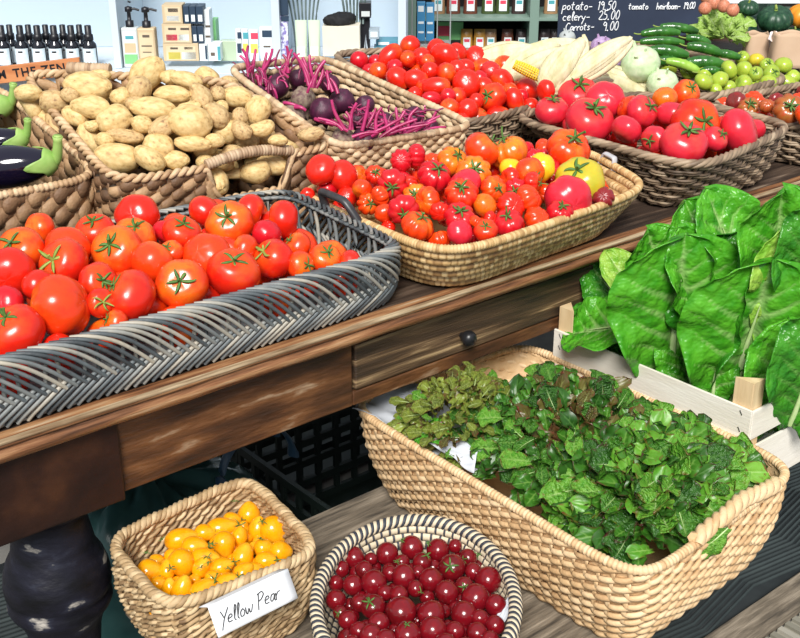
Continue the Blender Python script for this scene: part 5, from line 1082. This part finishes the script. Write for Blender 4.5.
slab('back_panel', -140, 408, SHELFZ+.001, 1.9, DW+.40, DW+.42, M_white2, wu)
slab('divider', 114, 121, SHELFZ+.001, 1.9, DW-.02, DW+.399, M_white, wu); slab('divider', 273, 281, SHELFZ+.001, 1.9, DW-.02, DW+.399, M_white, wu); slab('divider', 398, 406, SHELFZ+.001, 1.9, DW-.02, DW+.399, M_white, wu); slab('divider', -138, -130, SHELFZ+.001, 1.9, DW-.02, DW+.399, M_white, wu)
slab('top_panel', -140, 408, 1.901, 1.93, DW-.02, DW+.42, M_white, wu)
M_amb = flat('black_glass', (.012, .014, .02), .12, coat=.5); M_lab = mat('pale_label', [(.45, (.62, .74, .80)), (.6, (.80, .86, .90))], 40, rough=.5); M_cap = flat('black_cap', (.01, .01, .014), .4)
def at_shelf(px, D): p = bgq(px, 60, D); return np.array([p[0], p[1], SHELFZ])
def bottle(px, D, w, h, label, lab=True):
    p = at_shelf(px, D); k = D/F*1.03; r = w/2*k; H = h*k; t = thing('cosmetic_bottle', p, label, 'bottle', 'dark bottles in a row on the white shelf')
    mb = MB(); mb.lathe(p, [(.001, 0), (r*.97, 0), (r, .004), (r, H*.50), (r*.92, H*.56), (r*.5, H*.64), (r*.42, H*.68), (.001, H*.68)], 20); part('glass_body', mb, M_amb, t)
    mb = MB(); mb.lathe(p, [(.001, H*.64), (r*.66, H*.64), (r*.62, H*.78), (r*.48, H*.79), (r*.46, H*.99), (r*.4, H), (.001, H)], 16); part('cap', mb, M_cap, t)
    mb = MB(); a = np.linspace(-1.15, 1.15, 12)+math.atan2(-FH[1], -FH[0]); G = np.array([[(p[0]+(r+.0006)*math.cos(q), p[1]+(r+.0006)*math.sin(q), p[2]+z) for z in (H*.06, H*.26, H*.46)] for q in a]); mb.grid(G); part('paper_label', mb, M_lab, t)
    mb = MB(); c = a[4:8]; G = np.array([[(p[0]+(r+.0011)*math.cos(q), p[1]+(r+.0011)*math.sin(q), p[2]+z) for z in (H*.36, H*.40)] for q in c]); mb.grid(G); part('label_print', mb, M_cap, t)
for i, x in enumerate((5, 23.5, 40.5, 57, 74, 91)): bottle(x, DW+.02, 13.5, 39, f'dark pump bottle with pale label, {ORD[i]} from left in the front row on the shelf')
for i, x in enumerate((-6, 13.5, 32, 49, 66, 82.5)): bottle(x, DW+.07, 12, 37, f'dark bottle half hidden, {ORD[i]} from left in the rear row on the shelf')
# orange sign
sg = thing('wooden_sign', at_shelf(30, DW-.09), 'orange wooden name sign with dark letters in front of the dark bottles', 'sign')
M_os = mat('orange_wood', [(.3, (.50, .17, .06)), (.7, (.68, .28, .11))], 10, (1, 1, 5), .5)
mb = MB(); a = bgq(-30, 81, DW-.12); b = bgq(80, 68.5, DW-.12); hh = .036
mb.hexa([tuple(p+FH*q+np.array([0, 0, z])) for z in (-.02, hh) for q in (0, .015) for p in (a, b)]); part('board', mb, M_os, sg, False, .001)
def letters(txt, o, ex, h, m, parent, name='lettering'):
    cu = bpy.data.curves.new('t', 'FONT'); cu.body = txt; cu.size = h; cu.extrude = .0006; cu.offset = h*.02; cu.space_character = 1.15
    tmp = bpy.data.objects.new('t', cu); COL.objects.link(tmp); dg = bpy.context.evaluated_depsgraph_get(); me = bpy.data.meshes.new_from_object(tmp.evaluated_get(dg)); bpy.data.objects.remove(tmp)
    me.materials.clear(); me.materials.append(m); ob = bpy.data.objects.new(name, me); COL.objects.link(ob); ob.parent = parent
    x = Vector(ex).normalized(); z = Vector(nB); y = z.cross(x); ob.matrix_basis = Matrix.Translation(Vector(o)-parent.location) @ Matrix((x, y, z)).transposed().to_4x4(); return ob
exs = (b-a)/np.linalg.norm(b-a); o0 = a+(b-a)*((14+30)/110)+np.array([0, 0, -.004])-FH*.001
letters('THE ZEN', o0, exs, .040, M_cap, sg); letters('M', a+(b-a)*((-2+30)/110)+np.array([0, 0, -.004])-FH*.001, exs, .040, M_cap, sg)
# pump bottles
def pump(px, D, w, h, col, band, label, sq=True):
    p = at_shelf(px, D); k = D/F*1.03; r = w/2*k; H = h*k; t = thing('pump_bottle', p, label, 'bottle'); bodyH = H*.66
    mb = MB(); mb.hexa([tuple(p+rt*sx*r+FH*sy*r*.8+np.array([0, 0, z])) for z in (0, bodyH) for sy in (-1, 1) for sx in (-1, 1)]); part('bottle_body', mb, col, t, False, .005)
    q = p-FH*(r*.8+.0008); mb = MB(); mb.hexa([tuple(q+rt*sx*r*.8+FH*(.0005*sy)+np.array([0, 0, z])) for z in (bodyH*.08, bodyH*.90) for sy in (-1, 1) for sx in (-1, 1)]); part('paper_label', mb, band[0], t, False)
    q = q-FH*.001; 
    for z0, z1, mm, ww in band[1]: mb = MB(); mb.hexa([tuple(q+rt*sx*r*ww+FH*(.0005*sy)+np.array([0, 0, z])) for z in (bodyH*z0, bodyH*z1) for sy in (-1, 1) for sx in (-1, 1)]); part('label_print', mb, mm, t, False)
    mb = MB(); mb.lathe(p, [(r*.5, bodyH), (r*.5, bodyH+H*.10), (r*.25, bodyH+H*.11), (r*.22, H*.90), (r*.45, H*.91), (r*.45, H*.98), (.001, H)], 14); s = np.array([p+[0, 0, H*.95], p+rt*r*.7+[0, 0, H*.955], p+rt*r*1.3+[0, 0, H*.93]]); mb.tube(s, r*.14, 8); part('pump_head', mb, M_cap, t)
M_kr = flat('kraft_label', (.62, .48, .30), .6); M_gr = flat('label_green', (.22, .55, .22), .5); M_clr = flat('clear_bottle', (.62, .66, .66), .15); M_wh = flat('label_white', (.82, .88, .9), .5); M_red = flat('label_pink', (.75, .06, .12), .5); M_navy = flat('box_navy', (.025, .05, .09), .5); M_teal2 = flat('label_teal', (.08, .36, .42), .5); M_yel = flat('label_yellow', (.75, .65, .12), .5); M_prn = flat('print_dark', (.12, .09, .07), .6)
pump(127, DW+.16, 13, 57, M_amb, (M_wh, []), 'dark pump bottle at the very back left of the soap bottles')
pump(133, DW+.02, 15.5, 57, M_clr, (M_wh, [(.10, .34, M_gr, .8), (.38, .62, M_kr, .7), (.72, .80, M_teal2, .5)]), 'clear pump bottle with white and green label')
pump(149.5, DW+.01, 16.5, 57, M_kr, (mat('label_cream', [(.3, (.66, .52, .32)), (.7, (.76, .63, .42))], 20), [(.78, .84, M_prn, .4), (.55, .58, M_prn, .6), (.40, .42, M_prn, .5)]), 'amber pump bottle with cream label beside the stacked boxes')
def gift(x0, x1, y0, y1, D, m, label, marks=(), name='soap_box', cat='box', dep=.07):
    t = thing(name, (*bgq((x0+x1)/2, y1, D)[:2], bgq((x0+x1)/2, y1, D)[2]), label, cat, None); bgbox('carton', x0, y0, x1, y1, D, dep, m, t)
    for (a, b, c, d, mm) in marks: bgbox('label_print', x0+(x1-x0)*a, y0+(y1-y0)*b, x0+(x1-x0)*c, y0+(y1-y0)*d, D-.0012, .001, mm, t, 0)
    return t
yb = 61.0
gift(164,199,43.5,yb,DW,M_kr,'kraft soap box at the bottom of the stack',[(.08,.15,.92,.95,mat('kraft_light',[(.3,(.68,.54,.34)),(.7,(.76,.64,.45))],20)),(.18,.22,.40,.34,M_prn),(.58,.2,.82,.34,M_prn),(.52,.5,.92,.9,M_wh),(.14,.5,.48,.9,M_yel)])
gift(163,192,24,43.2,DW,M_kr,'kraft soap box in the middle of the stack with a pink band',[(.08,.10,.92,.95,MATS['kraft_light']),(.12,.55,.50,.86,M_red),(.18,.2,.45,.32,M_prn),(.60,.2,.9,.32,M_prn),(.55,.55,.9,.86,M_wh)])
gift(163,183,5,23.7,DW,M_kr,'kraft soap box on top of the stack',[(.12,.10,.90,.92,MATS['kraft_light']),(.25,.18,.75,.38,M_prn),(.2,.58,.8,.85,M_wh)])
for i, (x0, x1, y0, y1) in enumerate(((184,189.5,6,23.7),(190,196,6,23.7),(196.5,203.5,6,23.7),(192.5,197.5,26,43.2),(198,204,26,43.2))): gift(x0,x1,y0,y1,DW+.003*i,M_navy,'narrow navy box with white panel, '+['upper left','upper middle','upper right','lower left','lower right'][i]+' of the navy boxes',[(.25,.5,.85,.88,M_wh)])
gift(200,208,44,yb,DW+.01,M_wh,'white carton standing right of the lowest kraft box',[(.7,.1,.95,.9,M_navy)]); gift(209,221,44,yb,DW+.005,M_wh,'white and navy carton beside the green glass block',[(.75,.15,.98,.95,M_teal2),(.15,.5,.5,.7,M_prn)]); 
gift(204,212,10,yb,DW+.03,M_wh,'tall slim white carton behind the small cartons',[(.2,.3,.8,.34,M_prn),(.2,.5,.8,.54,M_prn)]); gift(213,218,20,yb,DW+.10,M_gr,'slim dark green carton standing behind the white cartons')
gift(221,238,41,yb,DW+.06,mat('green_glass',[(.3,(.42,.52,.36)),(.7,(.5,.6,.44))],5,rough=.2),'pale green translucent block on the shelf',dep=.05)
for i, (x0, x1, c) in enumerate(((237,242,M_navy),(242.5,249,M_yel),(250,259,M_wh),(261,273,M_wh))): gift(x0,x1,29+i*.4 if i < 3 else 27,yb,DW+.02+.004*i,M_wh,['slim card pack with navy stripe','slim card pack with yellow print','card pack with red and yellow print','white and navy card pack by the divider'][i]+' behind the beet stems',[(.1,.1,.9,.3,(M_navy,M_teal2,M_red,M_navy)[i]),(.1,.45,.9,.75,(M_navy,M_yel,M_yel,M_prn)[i]) if i < 3 else (.2,.55,.8,.6,M_prn)],name='card_pack',cat='pack',dep=.02)
gift(281,289,16,yb,DW+.01,mat('purple_pattern',[(.45,(.75,.78,.88)),(.55,(.25,.2,.5))],90),'tall narrow pack with purple pattern right of the divider',[(0,0,1,.12,M_navy)],name='patterned_pack',cat='pack',dep=.03)
gift(280,288,-20,15.5,DW+.012,M_navy,'tall navy pack above the purple pattern pack',[],name='navy_pack',cat='pack',dep=.03)
M_tube = flat('tube_pale_green', (.62, .76, .58), .4)
for i, (x, lab) in enumerate(((302,'left'),(315,'right'))):
    p = at_shelf(x, DW+.03); k = DW/F; t = thing('cream_tube', p, f'standing cream tube with green and white print, {lab} of the pair', 'tube'); mb = MB()
    G = np.zeros((24, 6, 3))
    for q in range(24):
        an = 2*math.pi*q/24
        for j in range(6): f = j/5; G[q, j] = p+rt*5.4*k*math.cos(an)*(1+.1*f)+FH*5*k*math.sin(an)*(1-.9*f)+np.array([0, 0, (9+36*f)*k])
    mb.grid(G, closed_u=True); part('tube_body', mb, M_tube, t); mb = MB(); mb.lathe(p, [(.001, 0), (4.6*k, 0), (4.6*k, 9.5*k), (.001, 9.5*k)], 16); part('cap', mb, M_wh, t)
    mb = MB(); q = p-FH*5.2*k; mb.hexa([tuple(q+rt*sx*4*k+FH*(.0006*sy)+np.array([0, 0, z*k])) for z in (9.5, 20) for sy in (-1, 1) for sx in (-1, 1)]); part('label_print', mb, flat('tube_cream', (.85, .80, .72), .5), t, False)
# cream box with black ribbons, bag on top, wire rack etc
t = gift(323,360,26.5,56,DW-.03,mat('cream_box',[(.3,(.78,.72,.58)),(.7,(.84,.78,.66))],12),'cream wooden box with a black cloth bow heap on top',(),name='cream_box',dep=.10)
o = crumple_blob('black_cloth', tuple(bgq(341, 26.2, DW+.02)), (.058, .035, .022), 9, flat('black_cloth', (.008, .008, .010), .8), 'crumpled black cloth lying on top of the cream box', 'cloth')
mb = MB()
for i in range(7):
    a = bgq(345+i*3, 24, DW+.06); s_ = np.linspace(0, 1, 12)[:, None]; mb.tube(a+np.array([0, 0, .16])*s_+rt*(.03*(i-3)/3)*s_*s_+FH*.02*s_, .004, 6)
tag(part('cord_bundle', mb, mat('grey_cord', [(.3, (.05, .08, .08)), (.7, (.2, .26, .25))], 20, rough=.6)), 'bundle of dark grey cords rising above the cream box', 'cord')
mb = MB()
for i in range(8):
    a = bgq(295+i*2.6, 16, DW+.10); s_ = np.linspace(0, 1, 12)[:, None]; mb.tube(a-np.array([0, 0, .15])+np.array([0, 0, .27])*s_+rt*(.035*(i-3.5)/3.5)*s_*s_, .0035, 6)
tag(part('cord_bundle', mb, MATS['grey_cord']), 'bundle of grey green cords hanging behind the two cream tubes', 'cord')
gift(359,371,3,18,DW+.05,M_cap,'upper black box at the right of the cream box',[(.2,.55,.9,.9,M_clr)],name='black_box'); gift(369,379,30,39,DW+.02,flat('grey_box',(.35,.42,.48),.5),'small grey box with dark frame beside the white clip',[(.15,.2,.85,.8,M_wh)],name='grey_box')
gift(360,370,18.3,56,DW+.07,M_cap,'tall black box behind the white clip',[],name='black_carton')
gift(376,398,40,47,DW+.06,flat('blue_box',(.08,.28,.38),.5),'upper flat blue box at the right end of the white shelf',[(.1,.3,.6,.7,M_wh)],name='blue_box'); gift(374,398,47.3,57,DW+.05,MATS['blue_box'],'lower flat blue box at the right end of the white shelf',[(.1,.3,.5,.7,M_navy)],name='blue_box')
mb = MB(); p = at_shelf(366, DW-.04); k = DW/F; mb.tube(np.array([p+rt*-5*k, p+rt*-2*k+[0, 0, 12*k], p+[0, 0, 34*k], p+rt*2*k+[0, 0, 12*k], p+rt*5*k]), 1.1*k, 6); mb.lathe(p, [(.001, 0), (5.5*k, 0), (4*k, 3*k), (.001, 3*k)], 12); tag(part('white_stand', mb, M_white), 'small white wire stand between the cream box and blue boxes', 'stand')

# ------------------------------------------------------------------ far shelves with bags
DF = 5.2
M_gp = flat('sage_paint', (.20, .30, .25), .5); M_dk = flat('dark_back', (.025, .022, .022), .8)
fs = thing('green_shelf_unit', (*pxy(520, DF), 0), 'sage green shelving with bagged dry goods in the dark background', 'shelf')
slab('back_panel', 405, 900, 0, 2.0, DF+.36, DF+.38, M_dk, fs)
for (x0, x1) in ((408, 416), (528, 537), (640, 648), (760, 768), (890, 898)): slab('upright', x0, x1, 0, 2.0, DF, DF+.35, M_gp, fs)
zA = bgq(500, 18, DF)[2]; zBs = bgq(500, 54, DF)[2]
for z in (zA, zBs, zBs-.35, zA+.33): slab('shelf_board', 417, 889, z-.014, z, DF+.005, DF+.35, M_gp, fs)
slab('top_board', 405, 900, 2.001, 2.03, DF, DF+.38, M_gp, fs)
M_film = [flat('bag_brown', (.16, .05, .03), .3), flat('bag_tan', (.35, .2, .1), .3), flat('bag_green', (.06, .09, .03), .3), flat('bag_dark', (.05, .03, .03), .3), flat('bag_amber', (.5, .25, .04), .3)]
def pouch(px, D, w, h, z, mi, label, lab=M_wh):
    p = bgq(px, 40, D); p[2] = z+.001; k = D/F; t = thing('dry_goods_bag', p, label, 'bag', 'bags of dry goods on the green shelf'); G = np.zeros((20, 7, 3)); mb = MB()
    for q in range(20):
        an = 2*math.pi*q/20
        for j in range(7): f = j/6; G[q, j] = p+rt*w/2*k*math.cos(an)*(1-.15*f)+FH*(w*.3*k*math.sin(an)*(1-f**3*.9)+.03)+np.array([0, 0, h*k*f])
    mb.grid(G, closed_u=True); part('pouch', mb, M_film[mi], t)
    q = p+FH*(.03-w*.3*k-.002); mb = MB(); mb.hexa([tuple(q+rt*sx*w*.27*k+FH*(.0006*sy)+np.array([0, 0, z_*h*k])) for z_ in (.12, .62) for sy in (-1, 1) for sx in (-1, 1)]); part('paper_label', mb, lab, t, False)
    mb = MB(); mb.hexa([tuple(q-FH*.001+rt*sx*w*.2*k+FH*(.0004*sy)+np.array([0, 0, z_*h*k])) for z_ in (.40, .54) for sy in (-1, 1) for sx in (-1, 1)]); part('label_print', mb, M_teal2 if mi % 2 else M_red, t, False)
for i, (x, m_) in enumerate(((438, 1), (453, 0), (470, 0), (488, 2), (502, 2), (518, 3), (550, 1), (566, 3))): pouch(x, DF+.10, 14, 24, zA, m_, f'bag of dry goods with white label, {ORD[i]} from left on the upper green shelf')
for i, (x, m_) in enumerate(((425, 3), (467, 4), (480, 4), (491, 1), (508, 0), (522, 3), (545, 3), (556, 3))): pouch(x, DF+.08, 13, 20, zBs, m_, f'bag of dry goods with white label, {ORD[i]} from left on the lower green shelf')
t = thing('picnic_carton', bgq(447, 40, DF+.1), 'green and white carton lying on the lower green shelf behind a wire', 'box'); 
bgbox('carton', 436, 22, 463, 40, DF+.12, .1, M_gr, t); bgbox('label_print', 438, 26, 450, 36, DF+.118, .001, M_red, t, 0); bgbox('carton_base', 436, 40.1, 463, 50.5, DF+.12, .1, M_dk, t)
for i, (x0, x1) in enumerate(((417, 425), (426, 434))): gift(x0, x1, 2+i, 41, DF-.5, flat('blue_pack', (.06, .26, .50), .4), 'tall bright blue pack hanging on the wire rack, '+('left' if i == 0 else 'right')+' one', [(.15, .1, .85, .25, M_wh), (.15, .5, .85, .56, M_wh), (.15, .75, .85, .8, M_wh)], name='blue_pack', cat='pack', dep=.03)
wr = thing('wire_rack', (*pxy(426, DF-.48), 0), 'thin grey wire rack standing beside the white shelving', 'rack')
for x in (412, 437, 450):
    a = bgq(x, 45, DF-.46); mb = MB(); mb.tube(np.array([(a[0], a[1], 0), (a[0], a[1], 1.6)]), .003, 6); part('rod', mb, flat('wire_grey', (.4, .42, .42), .3), wr)
a, b = bgq(412, 45, DF-.46), bgq(450, 45, DF-.46); mb = MB(); mb.tube(np.array([a, b]), .003, 6); mb.tube(np.array([a+[0, 0, .6], b+[0, 0, .6]]), .003, 6); part('cross_rod', mb, MATS['wire_grey'], wr)
slab('tray', 408, 450, bgq(430, 44, DF-.5)[2]-.012, bgq(430, 44, DF-.5)[2], DF-.52, DF-.40, MATS['wire_grey'], wr)
# white sign at the upper right
t = thing('white_sign', bgq(760, 3, 4.95), 'white sign board whose lower edge shows at the top right', 'sign'); bgbox('board', 718, -60, 860, 3.5, 4.95, .02, M_wh, t)
for x in (725, 850): a = bgq(x, 3, 4.99); mb = MB(); mb.tube(np.array([(a[0], a[1], 0), (a[0], a[1], a[2]+.05)]), .01, 6); part('support_leg', mb, M_dk, t)
tag(boxpart('wall_back', (-3, 6.2, 0), (9, 6.3, 3), M_dk, bevel=0), kind='structure')
